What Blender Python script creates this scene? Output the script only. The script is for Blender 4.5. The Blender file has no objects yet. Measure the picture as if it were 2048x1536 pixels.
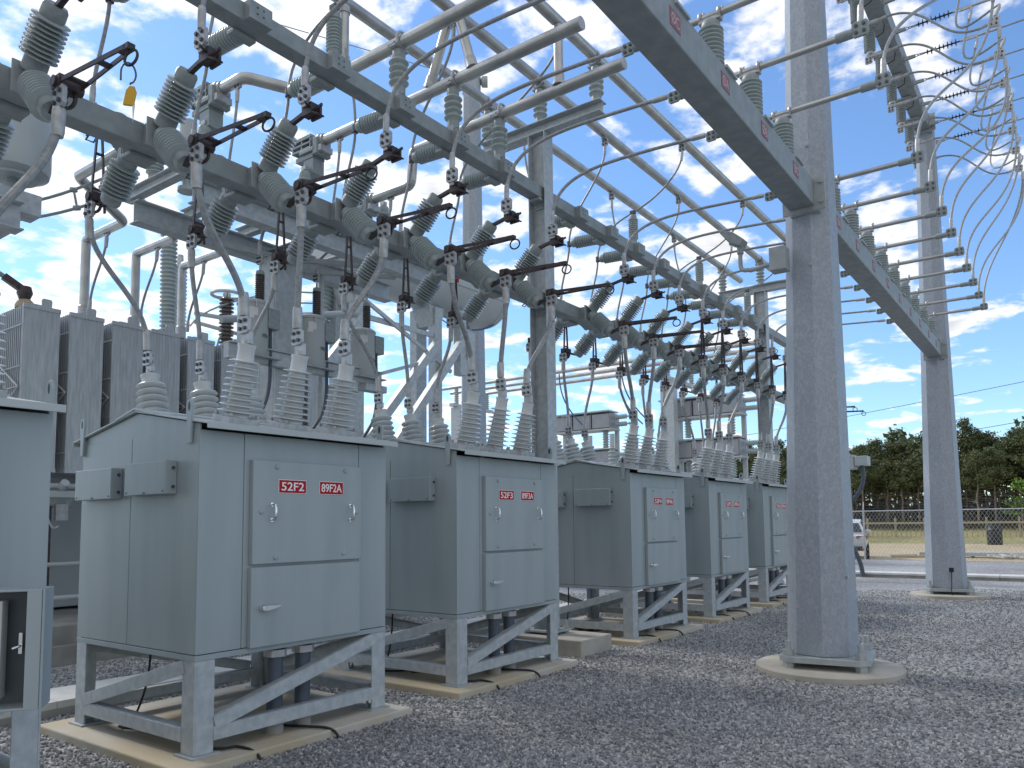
import bpy, bmesh, math, random
import numpy as np
from mathutils import Vector, Matrix
R = math.radians
random.seed(7)
S = bpy.context.scene
COL = S.collection

# ------------------------------------------------------------------ camera
def cam_rot(yaw, pitch, roll):
    fw = Vector((math.cos(yaw)*math.cos(pitch), math.sin(yaw)*math.cos(pitch), math.sin(pitch)))
    rt = Vector((math.sin(yaw), -math.cos(yaw), 0)); up = rt.cross(fw)
    c, s = math.cos(roll), math.sin(roll)
    r2 = rt*c+up*s; u2 = up*c-rt*s
    return Matrix((r2, u2, -fw)).transposed()
cd = bpy.data.cameras.new('camera'); cam = bpy.data.objects.new('camera', cd); COL.objects.link(cam)
cd.sensor_width = 36; cd.lens = 1535.2/2048*36
cd.shift_x = (1024-1028.1)/2048; cd.shift_y = (923.7-768)/2048
cd.clip_start = .05; cd.clip_end = 3000
cam.matrix_world = Matrix.Translation((0, 0, 1.62)) @ cam_rot(R(36.179), R(4.609), R(-.608)).to_4x4()
S.camera = cam

# ------------------------------------------------------------------ world, sun, exposure
SUN_AZ, SUN_EL = R(89), R(42)
W = bpy.data.worlds.new('World'); S.world = W; W.use_nodes = True
nt = W.node_tree; N = nt.nodes; L = nt.links; N.clear()
def nd(t, **k):
    n = N.new(t)
    for a, b in k.items():
        if a == 'inp':
            for i, v in b.items(): n.inputs[i].default_value = v
        else: setattr(n, a, b)
    return n
out = nd('ShaderNodeOutputWorld'); bg = nd('ShaderNodeBackground', inp={'Strength': .115})
sky = nd('ShaderNodeTexSky', sky_type='NISHITA', sun_disc=False, sun_elevation=SUN_EL, sun_rotation=R(90)-SUN_AZ, air_density=1.0, dust_density=.15, ozone_density=2.2)
tc = nd('ShaderNodeTexCoord'); sep = nd('ShaderNodeSeparateXYZ'); L.new(tc.outputs['Generated'], sep.inputs[0])
def mth(op, a, b=None, c=None, clamp=False):
    n = nd('ShaderNodeMath', operation=op, use_clamp=clamp)
    for i, v in enumerate((a, b, c)):
        if v is None: continue
        if isinstance(v, (int, float)): n.inputs[i].default_value = v
        else: L.new(v, n.inputs[i])
    return n.outputs[0]
zz = mth('ADD', mth('MAXIMUM', sep.outputs[2], 0.0), .14)
px = mth('DIVIDE', sep.outputs[0], zz); py = mth('DIVIDE', sep.outputs[1], zz)
cmb = nd('ShaderNodeCombineXYZ'); L.new(px, cmb.inputs[0]); L.new(py, cmb.inputs[1])
nz = nd('ShaderNodeTexNoise', inp={'Scale': 4.6, 'Detail': 10., 'Roughness': .57, 'Distortion': .15}); L.new(cmb.outputs[0], nz.inputs['Vector'])
nz2 = nd('ShaderNodeTexNoise', inp={'Scale': 1.3, 'Detail': 3., 'Roughness': .5}); L.new(cmb.outputs[0], nz2.inputs['Vector'])
sdir = nd('ShaderNodeVectorMath', operation='DOT_PRODUCT'); L.new(tc.outputs['Generated'], sdir.inputs[0])
sdir.inputs[1].default_value = (math.cos(R(84))*.85, math.sin(R(84))*.85, .5)
near = mth('MULTIPLY_ADD', mth('MAXIMUM', sdir.outputs['Value'], 0), .09, -.075)
sback = nd('ShaderNodeVectorMath', operation='DOT_PRODUCT'); L.new(tc.outputs['Generated'], sback.inputs[0]); sback.inputs[1].default_value = (-.80, -.55, .22)
back = mth('MULTIPLY', mth('MAXIMUM', sback.outputs['Value'], 0), .32)  # extra unseen cloud behind the camera, added to whiten the ambient light
lowb = mth('MULTIPLY', mth('SUBTRACT', 1., mth('MULTIPLY', sep.outputs[2], 5., clamp=True)), -.05)
dens = mth('ADD', mth('ADD', mth('MULTIPLY_ADD', nz2.outputs[0], .42, -.21), nz.outputs[0]), mth('ADD', mth('ADD', near, back), lowb))
mr = nd('ShaderNodeMapRange', interpolation_type='SMOOTHSTEP', inp={1: .462, 2: .575}); L.new(dens, mr.inputs[0])
mask = mth('MULTIPLY', mr.outputs[0], .93)
# cloud tone: bright rims, greyer thick cores
core = nd('ShaderNodeMapRange', inp={1: .56, 2: .74, 3: 1., 4: .62}); L.new(dens, core.inputs[0])
ctone = mth('MULTIPLY', core.outputs[0], mth('MULTIPLY_ADD', mth('MAXIMUM', sdir.outputs['Value'], 0), 1.0, 5.0))
ccol = nd('ShaderNodeCombineColor'); L.new(mth('MULTIPLY', ctone, 1.0), ccol.inputs[0]); L.new(mth('MULTIPLY', ctone, 1.0), ccol.inputs[1]); L.new(mth('MULTIPLY', ctone, 1.0), ccol.inputs[2])
skm = nd('ShaderNodeMix', data_type='RGBA', blend_type='MULTIPLY', inp={0: 1.}); L.new(sky.outputs[0], skm.inputs[6]); skm.inputs[7].default_value = (.74, .88, 1.02, 1)
mx = nd('ShaderNodeMix', data_type='RGBA'); L.new(mask, mx.inputs[0]); L.new(skm.outputs[2], mx.inputs[6]); L.new(ccol.outputs[0], mx.inputs[7])
L.new(mx.outputs[2], bg.inputs[0]); L.new(bg.outputs[0], out.inputs[0])
sd = bpy.data.lights.new('sun', 'SUN'); sd.energy = 1.3; sd.angle = R(11); sd.color = (1, .95, .87)
sun = bpy.data.objects.new('sun', sd); COL.objects.link(sun)
sv = Vector((math.cos(SUN_AZ)*math.cos(SUN_EL), math.sin(SUN_AZ)*math.cos(SUN_EL), math.sin(SUN_EL)))
sun.rotation_euler = sv.to_track_quat('Z', 'Y').to_euler()
S.view_settings.view_transform = 'Standard'; S.view_settings.look = 'None'
S.view_settings.exposure = .88; S.view_settings.gamma = 1

# ------------------------------------------------------------------ materials
def mat(name, c, rough=.5, metal=0., c2=None, nscale=6., nlo=.4, nhi=.62, detail=4., bump=0., bscale=80., stretch=None, distort=0., voro=False, spec=.5, coat=0.):
    m = bpy.data.materials.new(name); m.use_nodes = True
    t = m.node_tree; n = t.nodes; b = n['Principled BSDF']
    b.inputs['Base Color'].default_value = (*c, 1); b.inputs['Roughness'].default_value = rough; b.inputs['Metallic'].default_value = metal
    b.inputs['Specular IOR Level'].default_value = spec; b.inputs['Coat Weight'].default_value = coat
    co = n.new('ShaderNodeTexCoord'); vec = co.outputs['Object']
    if stretch:
        mp = n.new('ShaderNodeMapping'); mp.inputs['Scale'].default_value = stretch; t.links.new(vec, mp.inputs[0]); vec = mp.outputs[0]
    if c2:
        if voro:
            x = n.new('ShaderNodeTexVoronoi'); x.inputs['Scale'].default_value = nscale; s = x.outputs['Color']
            sx = n.new('ShaderNodeSeparateColor'); t.links.new(s, sx.inputs[0]); s = sx.outputs[0]
        else:
            x = n.new('ShaderNodeTexNoise'); x.inputs['Scale'].default_value = nscale; x.inputs['Detail'].default_value = detail; x.inputs['Distortion'].default_value = distort; s = x.outputs[0]
        t.links.new(vec, x.inputs['Vector'])
        r = n.new('ShaderNodeMapRange'); r.inputs[1].default_value = nlo; r.inputs[2].default_value = nhi; t.links.new(s, r.inputs[0])
        k = n.new('ShaderNodeMix'); k.data_type = 'RGBA'; k.inputs[6].default_value = (*c, 1); k.inputs[7].default_value = (*c2, 1)
        t.links.new(r.outputs[0], k.inputs[0]); t.links.new(k.outputs[2], b.inputs['Base Color'])
    if bump:
        x = n.new('ShaderNodeTexNoise'); x.inputs['Scale'].default_value = bscale; x.inputs['Detail'].default_value = 3; t.links.new(vec, x.inputs['Vector'])
        k = n.new('ShaderNodeBump'); k.inputs['Strength'].default_value = bump; k.inputs['Distance'].default_value = .01
        t.links.new(x.outputs[0], k.inputs['Height']); t.links.new(k.outputs[0], b.inputs['Normal'])
    return m
M = {}
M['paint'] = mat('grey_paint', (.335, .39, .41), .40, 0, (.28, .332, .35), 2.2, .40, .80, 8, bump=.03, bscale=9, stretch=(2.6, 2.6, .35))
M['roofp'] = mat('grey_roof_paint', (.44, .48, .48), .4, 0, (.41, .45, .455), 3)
M['galv'] = mat('galvanised_steel', (.39, .43, .455), .5, .2, (.50, .535, .55), 14, .38, .66, 6, bump=.05, bscale=60)
M['galvd'] = mat('dull_galvanised_steel', (.33, .37, .385), .55, .12, (.41, .445, .455), 10, .35, .68, 6, bump=.04, bscale=50)
M['polem'] = mat('spangled_galvanised_pole', (.275, .315, .37), .5, .12, (.355, .39, .44), 24, .42, .66, 5, distort=1.6, stretch=(1, 1, .62), bump=.05, bscale=40)
M['beamg'] = mat('dark_galvanised_beam', (.235, .27, .28), .55, .1, (.30, .335, .345), 8, .38, .68, 6, bump=.04, bscale=50)
M['alu'] = mat('aluminium_tube', (.52, .52, .50), .33, .85, (.42, .42, .41), 5, stretch=(1, 1, 1), bump=.02, bscale=40)
M['cable'] = mat('stranded_aluminium_cable', (.35, .365, .375), .5, .4, (.26, .275, .29), 30, bump=.15, bscale=220)
M['cast'] = mat('cast_aluminium', (.50, .51, .52), .45, .45, (.40, .41, .42), 20, bump=.05, bscale=90)
M['bolt'] = mat('dark_bolts', (.10, .11, .125), .4, .6)
M['bronze'] = mat('dark_bronze', (.045, .039, .042), .45, .3, (.085, .06, .06), 20)
M['porc'] = mat('grey_green_porcelain', (.38, .435, .435), .2, 0, (.34, .395, .40), 9, spec=.6)
M['cap'] = mat('grey_cap_metal', (.30, .345, .35), .5, .1, (.25, .29, .30), 20, bump=.04)
M['white'] = mat('pale_grey_bushing_glaze', (.60, .63, .64), .22, 0, (.55, .585, .60), 8, spec=.55)
M['conc'] = mat('concrete', (.46, .44, .39), .9, 0, (.33, .31, .265), 3.2, .38, .74, 9, bump=.25, bscale=70)
M['concl'] = mat('pale_concrete', (.66, .66, .64), .85, 0, (.56, .56, .54), 4, bump=.1, bscale=60)
M['concd'] = mat('grey_concrete', (.33, .325, .305), .9, 0, (.26, .255, .24), 4, bump=.2, bscale=60)
M['pvc'] = mat('grey_blue_conduit', (.075, .095, .125), .42, 0, (.06, .08, .11), 8)
M['black'] = mat('black_rubber', (.012, .012, .013), .5)
M['blackp'] = mat('black_polymer', (.018, .019, .022), .4)
M['red'] = mat('red_enamel', (.42, .006, .013), .55, spec=.25)
M['redf'] = mat('faded_red_enamel', (.30, .085, .11), .6, 0, (.25, .16, .19), 40)
M['ltr'] = mat('white_lettering', (.85, .85, .85), .5)
M['ltrf'] = mat('faded_lettering', (.48, .38, .40), .6)
M['dark'] = mat('dark_interior', (.03, .04, .05), .5)
M['panel'] = mat('pale_instrument_panel', (.45, .46, .45), .5)
M['chrome'] = mat('chrome_handle', (.75, .76, .77), .18, 1.)
M['radg'] = mat('galvanised_radiator', (.40, .44, .475), .5, .2, (.54, .575, .60), 9, .36, .7, 8, stretch=(5, 5, .5), bump=.12, bscale=18)
M['yellow'] = mat('yellow_plastic', (.62, .36, .02), .45)
M['brownp'] = mat('brown_porcelain', (.10, .085, .08), .25, spec=.6)
M['door_refl'] = mat('painted_dark_reflection', (.085, .105, .12), .35)  # dark reflection inside the open door, put into the base colour
M['tank'] = mat('pale_tank_paint', (.43, .47, .485), .42, 0, (.40, .44, .455), 2)
M['lbl'] = mat('label_sticker', (.70, .70, .72), .5)
M['ink'] = mat('stencil_ink', (.04, .05, .06), .6)
M['blue'] = mat('blue_sticker', (.02, .05, .30), .5)
M['blued'] = mat('blue_grey_tubing', (.06, .13, .24), .4)
M['wood'] = mat('pale_timber', (.42, .36, .25), .85, 0, (.33, .28, .19), 20)
M['carw'] = mat('white_car_paint', (.70, .72, .74), .25, 0, spec=.6, coat=.6)
M['glass'] = mat('car_glass', (.02, .025, .03), .08, 0, spec=.8)
M['tyre'] = mat('tyre_rubber', (.02, .02, .02), .8)
M['tail'] = mat('tail_lamp', (.35, .01, .015), .2)
M['capg'] = mat('capacitor_paint', (.33, .34, .37), .4, 0, (.29, .30, .33), 3)
M['bark'] = mat('pine_bark', (.20, .165, .135), .9, 0, (.30, .26, .22), 6, stretch=(4, 4, .6))
M['needle'] = mat('pine_needles', (.06, .09, .035), .7, 0, (.13, .15, .06), .6, .35, .65, 3)
M['leafb'] = mat('spring_leaves', (.13, .24, .035), .6, 0, (.18, .30, .05), 1.2)
M['brush'] = mat('bare_undergrowth', (.115, .09, .065), .9, 0, (.07, .07, .04), 1.5)

def sheet_mat(name, cols, scale, ramp, bump=.6, big=None, rough=.9, bd=.02):
    m = bpy.data.materials.new(name); m.use_nodes = True; t = m.node_tree; n = t.nodes; b = n['Principled BSDF']
    b.inputs['Roughness'].default_value = rough
    co = n.new('ShaderNodeTexCoord')
    v = n.new('ShaderNodeTexVoronoi'); v.inputs['Scale'].default_value = scale; t.links.new(co.outputs['Object'], v.inputs['Vector'])
    sc = n.new('ShaderNodeSeparateColor'); t.links.new(v.outputs['Color'], sc.inputs[0])
    cr = n.new('ShaderNodeValToRGB'); t.links.new(sc.outputs[0], cr.inputs[0])
    e = cr.color_ramp.elements
    while len(e) < len(cols): e.new(.5)
    for i, (p, c) in enumerate(zip(ramp, cols)): e[i].position = p; e[i].color = (*c, 1)
    src = cr.outputs[0]
    if big:
        x = n.new('ShaderNodeTexNoise'); x.inputs['Scale'].default_value = big[0]; x.inputs['Detail'].default_value = 5; t.links.new(co.outputs['Object'], x.inputs['Vector'])
        r = n.new('ShaderNodeMapRange'); r.inputs[1].default_value = .36; r.inputs[2].default_value = .64; t.links.new(x.outputs[0], r.inputs[0])
        k = n.new('ShaderNodeMix'); k.data_type = 'RGBA'; k.blend_type = 'MULTIPLY'; k.inputs[0].default_value = 1
        k2 = n.new('ShaderNodeMix'); k2.data_type = 'RGBA'; k2.inputs[6].default_value = (*big[1], 1); k2.inputs[7].default_value = (*big[2], 1); t.links.new(r.outputs[0], k2.inputs[0])
        t.links.new(src, k.inputs[6]); t.links.new(k2.outputs[2], k.inputs[7]); src = k.outputs[2]
    t.links.new(src, b.inputs['Base Color'])
    bp = n.new('ShaderNodeBump'); bp.inputs['Strength'].default_value = bump; bp.inputs['Distance'].default_value = bd; bp.invert = True
    t.links.new(v.outputs['Distance'], bp.inputs['Height']); t.links.new(bp.outputs[0], b.inputs['Normal'])
    return m
M['gravel'] = sheet_mat('crushed_stone', [(.19, .195, .205), (.36, .365, .37), (.56, .56, .55)], 34, [0, .5, 1], .9, (.35, (.72, .72, .74), (1.1, 1.1, 1.1)))
M['sand'] = sheet_mat('dry_sandy_soil', [(.40, .31, .19), (.47, .38, .25), (.52, .43, .29)], 6, [0, .5, 1], .3, (.12, (.85, .85, .8), (1.1, 1.1, 1.1)))
M['grass'] = sheet_mat('dry_grass_bank', [(.22, .20, .08), (.30, .27, .12), (.36, .31, .16)], 5, [0, .5, 1], .6, (.2, (.75, .8, .7), (1.1, 1.1, 1.1)))

# ------------------------------------------------------------------ mesh helpers
class MB:
    def __init__(s): s.v = []; s.f = []; s.m = []; s.sm = []
    def add(s, vs, fs, mi=0, smooth=False):
        o = len(s.v); s.v += [tuple(v) for v in vs]
        for f in fs: s.f.append([i+o for i in f]); s.m.append(mi); s.sm.append(smooth)
    def box(s, x0, x1, y0, y1, z0, z1, mi=0):
        s.add([(x, y, z) for x in (x0, x1) for y in (y0, y1) for z in (z0, z1)], [(0, 1, 3, 2), (4, 6, 7, 5), (0, 4, 5, 1), (2, 3, 7, 6), (0, 2, 6, 4), (1, 5, 7, 3)], mi); return s
    def bar(s, p, q, w, h, up=(0, 0, 1), mi=0):
        p, q, up = Vector(p), Vector(q), Vector(up); d = (q-p).normalized(); a = d.cross(up)
        if a.length < 1e-4: a = d.cross(Vector((0, 1, 0)))
        a.normalize(); b = a.cross(d)
        vs = [c+a*(i*w/2)+b*(j*h/2) for c in (p, q) for i in (-1, 1) for j in (-1, 1)]
        s.add(vs, [(0, 1, 3, 2), (4, 6, 7, 5), (0, 4, 5, 1), (2, 3, 7, 6), (0, 2, 6, 4), (1, 5, 7, 3)], mi); return s
    def lathe(s, p, d, prof, n=16, mi=0, a0=0., smooth=True):
        p = Vector(p); d = Vector(d).normalized(); a = d.cross(Vector((0, 0, 1)))
        if a.length < 1e-3: a = Vector((1, 0, 0))
        a.normalize(); b = d.cross(a)
        vs = []; fs = []
        for h, r in prof:
            for k in range(n):
                t = a0+2*math.pi*k/n; vs.append(p+d*h+(a*math.cos(t)+b*math.sin(t))*r)
        for i in range(len(prof)-1):
            for k in range(n):
                k2 = (k+1) % n; fs.append((i*n+k, i*n+k2, (i+1)*n+k2, (i+1)*n+k))
        s.add(vs, fs, mi, smooth)
        o = len(s.v)-len(vs)
        for base, rev in ((0, True), ((len(prof)-1)*n, False)):
            f = [o+base+k for k in range(n)]; s.f.append(f[::-1] if rev else f); s.m.append(mi); s.sm.append(False)
        return s
    def cyl(s, p, q, r, r2=None, n=12, mi=0):
        p, q = Vector(p), Vector(q); return s.lathe(p, q-p, [(0, r), ((q-p).length, r if r2 is None else r2)], n, mi)
    def tube(s, pts, r, n=8, mi=0):
        pts = [Vector(p) for p in pts]; vs = []; fs = []; m = len(pts)
        t0 = (pts[1]-pts[0]).normalized(); a = t0.cross(Vector((.3, .2, 1)))
        if a.length < .05: a = t0.cross(Vector((1, 0, 0)))
        a.normalize()
        for i, p in enumerate(pts):
            t = (pts[min(i+1, m-1)]-pts[max(i-1, 0)]).normalized(); a = (a-t*a.dot(t)).normalized(); b = t.cross(a)
            for k in range(n):
                g = 2*math.pi*k/n; vs.append(p+(a*math.cos(g)+b*math.sin(g))*r)
        for i in range(m-1):
            for k in range(n):
                k2 = (k+1) % n; fs.append((i*n+k, i*n+k2, (i+1)*n+k2, (i+1)*n+k))
        fs.append(tuple(range(n))[::-1]); fs.append(tuple((m-1)*n+k for k in range(n)))
        s.add(vs, fs, mi, True); return s
    def prism(s, poly, o, u, v, w, mi=0):
        o, u, v, w = Vector(o), Vector(u), Vector(v), Vector(w); n = len(poly)
        vs = [o+u*a+v*b for a, b in poly]+[o+u*a+v*b+w for a, b in poly]
        s.add(vs, [tuple(range(n))[::-1], tuple(range(n, 2*n))]+[(i, (i+1) % n, n+(i+1) % n, n+i) for i in range(n)], mi); return s
    def ring(s, c, nrm, R_, r, n=18, k=6, mi=0):
        c = Vector(c); nrm = Vector(nrm).normalized(); a = nrm.orthogonal().normalized(); b = nrm.cross(a)
        vs = []; fs = []
        for i in range(n):
            g = 2*math.pi*i/n; e = a*math.cos(g)+b*math.sin(g)
            for j in range(k):
                h = 2*math.pi*j/k; vs.append(c+e*(R_+r*math.cos(h))+nrm*(r*math.sin(h)))
        for i in range(n):
            for j in range(k): fs.append((i*k+j, ((i+1) % n)*k+j, ((i+1) % n)*k+(j+1) % k, i*k+(j+1) % k))
        s.add(vs, fs, mi, True); return s
def build(name, mb, mats, parent=None, off=(0, 0, 0), bevel=0):
    me = bpy.data.meshes.new(name)
    ox, oy, oz = off
    me.from_pydata([(x-ox, y-oy, z-oz) for x, y, z in mb.v], [], mb.f)
    if not isinstance(mats, (list, tuple)): mats = [mats]
    for m in mats: me.materials.append(M[m])
    me.polygons.foreach_set('material_index', mb.m); me.polygons.foreach_set('use_smooth', mb.sm)
    bm = bmesh.new(); bm.from_mesh(me); bmesh.ops.recalc_face_normals(bm, faces=bm.faces); bm.to_mesh(me); bm.free()
    if any(mb.sm): me.set_sharp_from_angle(angle=R(42))
    me.update()
    o = bpy.data.objects.new(name, me); COL.objects.link(o)
    if parent: o.parent = parent
    if bevel:
        b = o.modifiers.new('bevel', 'BEVEL'); b.width = bevel; b.segments = 2; b.limit_method = 'ANGLE'; b.angle_limit = R(50)
    return o
class Thing:
    def __init__(s, name, label, cat, loc=(0, 0, 0), group=None):
        s.o = bpy.data.objects.new(name, None); COL.objects.link(s.o); s.o.location = loc; s.loc = tuple(loc); s.o.empty_display_size = .1
        tag(s.o, label, cat, group)
    def part(s, name, mb, mats, world=True, parent=None, bevel=0, label=None):
        o = build(name, mb, mats, parent or s.o, s.loc if world else (0, 0, 0), bevel)
        if label: o['label'] = label
        return o
def tag(o, label, cat, group=None, kind=None):
    if label: o['label'] = label
    if cat: o['category'] = cat
    if group: o['group'] = group
    if kind: o['kind'] = kind
    return o
def single(name, mb, mats, label, cat, group=None, bevel=0):
    c = np.array(mb.v); loc = ((c[:, 0].min()+c[:, 0].max())/2, (c[:, 1].min()+c[:, 1].max())/2, c[:, 2].min())
    o = build(name, mb, mats, None, loc, bevel); o.location = loc; return tag(o, label, cat, group)
def struct(name, mb, mats, bevel=0):
    o = build(name, mb, mats, None, (0, 0, 0), bevel); o['kind'] = 'structure'; return o
KIDS = {}
def copy_tree(o, parent=None):
    c = o.copy(); COL.objects.link(c)
    if parent: c.parent = parent
    for ch in list(o.children): copy_tree(ch, c)
    return c
def clone(t, loc, label, rz=0., group=None):
    c = copy_tree(t); c.location = loc; c.rotation_euler.z = rz; c['label'] = label
    if group: c['group'] = group
    return c
def bez(p0, t0, p1, t1, n=16):
    p0, t0, p1, t1 = map(Vector, (p0, t0, p1, t1)); o = []
    for i in range(n+1):
        t = i/n; a = p0+t0; b = p1+t1
        o.append(p0*(1-t)**3+a*3*t*(1-t)**2+b*3*t*t*(1-t)+p1*t**3)
    return o
def text(s, h, mname, parent, o, u, v, off, name='lettering', wide=None, ext=.0012):
    c = bpy.data.curves.new(name, 'FONT'); c.body = s; c.align_x = 'CENTER'; c.align_y = 'CENTER'; c.extrude = ext; c.size = 1; c.offset = .012
    t = bpy.data.objects.new(name, c); me = bpy.data.meshes.new_from_object(t); bpy.data.objects.remove(t)
    xs = [w.co.x for w in me.vertices]; ys = [w.co.y for w in me.vertices]; cw = max(xs)-min(xs); chh = max(ys)-min(ys); cx = (max(xs)+min(xs))/2; cy = (max(ys)+min(ys))/2
    kx = (wide/cw) if wide else h/chh; ky = h/chh
    o, u, v = Vector(o)-Vector(off), Vector(u), Vector(v); w_ = u.cross(v)
    for q in me.vertices: q.co = o+u*((q.co.x-cx)*kx)+v*((q.co.y-cy)*ky)+w_*q.co.z
    me.materials.clear(); me.materials.append(M[mname])
    ob = bpy.data.objects.new(name, me); COL.objects.link(ob); ob.parent = parent; return ob
def sheds(L, rc, rs, n, round_=False, h0=0., core_end=None):
    pr = [(h0, rc)]; p = (L)/n
    for i in range(n):
        z = h0+p*i
        if round_: pr += [(z+p*.12, rc), (z+p*.28, rs*.93), (z+p*.42, rs), (z+p*.55, rs*.95), (z+p*.85, rc*1.06)]
        else: pr += [(z+p*.22, rc*1.02), (z+p*.36, rs*.96), (z+p*.42, rs), (z+p*.58, rs), (z+p*.64, rs*.96), (z+p*.84, rc*1.1)]
    pr.append((h0+L, rc)); return pr
def insul(T, p, d, L, rc, rs, n, cap0=.06, cap1=.06, rcap=None, world=True, rnd=False, name='insulator', mats=('porc', 'cap'), cone=False):
    p, d = Vector(p), Vector(d).normalized(); rcap = rcap or rc*1.1
    mb = MB(); mb.lathe(p+d*cap0, d, sheds(L, rc, rs, n, rnd), 20)
    o = T.part(name, mb, mats[0], world)
    mc = MB(); md = MB(); mc.lathe(p, d, [(0, rcap), (cap0*.8, rcap), (cap0+.012, rcap*.93)], 18)
    md.lathe(p+d*(cap0+L-.012), d, [(0, rcap*.93), (cap1*.25, rcap), (cap1*.9, rcap), (cap1+.012, rcap*.85)], 18)
    T.part('end_cap', mc, mats[1], world, parent=o); T.part('end_cap', md, mats[1], world, parent=o)
    return o, p+d*(cap0+L+cap1)
def pad4(mb, c, u, v, w, s=.062, th=.012, b=.011):
    # four-bolt terminal plate: centre c, in-plane u v, normal w
    c, u, v, w = map(Vector, (c, u, v, w)); k = s*.28
    poly = [(-s+k, -s), (s-k, -s), (s, -s+k), (s, s-k), (s-k, s), (-s+k, s), (-s, s-k), (-s, -s+k)]
    mb.prism(poly, c-w*th, u, v, w*2*th, 0)
    for i in (-1, 1):
        for j in (-1, 1):
            q = c+u*i*s*.46+v*j*s*.46; mb.lathe(q-w*(th+.016), w, [(0, b*1.3), (2*th+.032, b*1.3)], 6, 1, smooth=False)
def cable(name, pts, r, label, cat, group=None, lugs=((0, 1), (1, 1)), mats='cable', pads=True, nrm=(-1, 0, 0), lugL=.15):
    """one flexible conductor with its compression lugs"""
    mb = MB(); mb.tube(pts, r, 8)
    o = single(name, mb, mats, label, cat, group); loc = tuple(o.location)
    for which, kind in lugs:
        a, b = (Vector(pts[0]), Vector(pts[1])) if which == 0 else (Vector(pts[-1]), Vector(pts[-2]))
        d = (b-a).normalized(); m = MB(); m.lathe(a-d*.012, d, [(0, r*1.35), (.02, r*1.5), (lugL*.8, r*1.5), (lugL, r*1.3)], 10)
        if kind == 2:
            w = Vector(nrm); u = d.cross(w).normalized(); pad4(m, a-d*.07, u, d, w, .058)
            build('compression_lug', m, ['cast', 'bolt'], o, loc)
        else: build('compression_lug', m, 'cast', o, loc)
    return o

# ------------------------------------------------------------------ ground
g = MB(); g.add([(-40, -60, .065), (33, -60, .065), (33, 60, .065), (-40, 60, .065)], [(0, 1, 2, 3)]); struct('gravel_ground', g, 'gravel')
g = MB(); g.add([(33, -160, -.004), (58, -160, -.004), (58, 160, -.004), (33, 160, -.004)], [(0, 1, 2, 3)]); struct('sandy_ground', g, 'sand')
g = MB()
prof = [(58, 0), (61, .25), (66, .75), (73, 1.25), (86, 1.5), (1500, 1.5)]
for i in range(len(prof)-1):
    (a, za), (b, zb) = prof[i], prof[i+1]; g.add([(a, -900, za), (b, -900, zb), (b, 900, zb), (a, 900, za)], [(0, 1, 2, 3)])
g.add([(-900, -900, -.02), (33, -900, -.02), (33, 900, -.02), (-900, 900, -.02)], [(0, 1, 2, 3)])
g.add([(33, -900, -.02), (58, -900, -.02), (58, 900, -.02), (33, 900, -.02)], [(0, 1, 2, 3)])
struct('grass_ground', g, 'grass')

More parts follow.
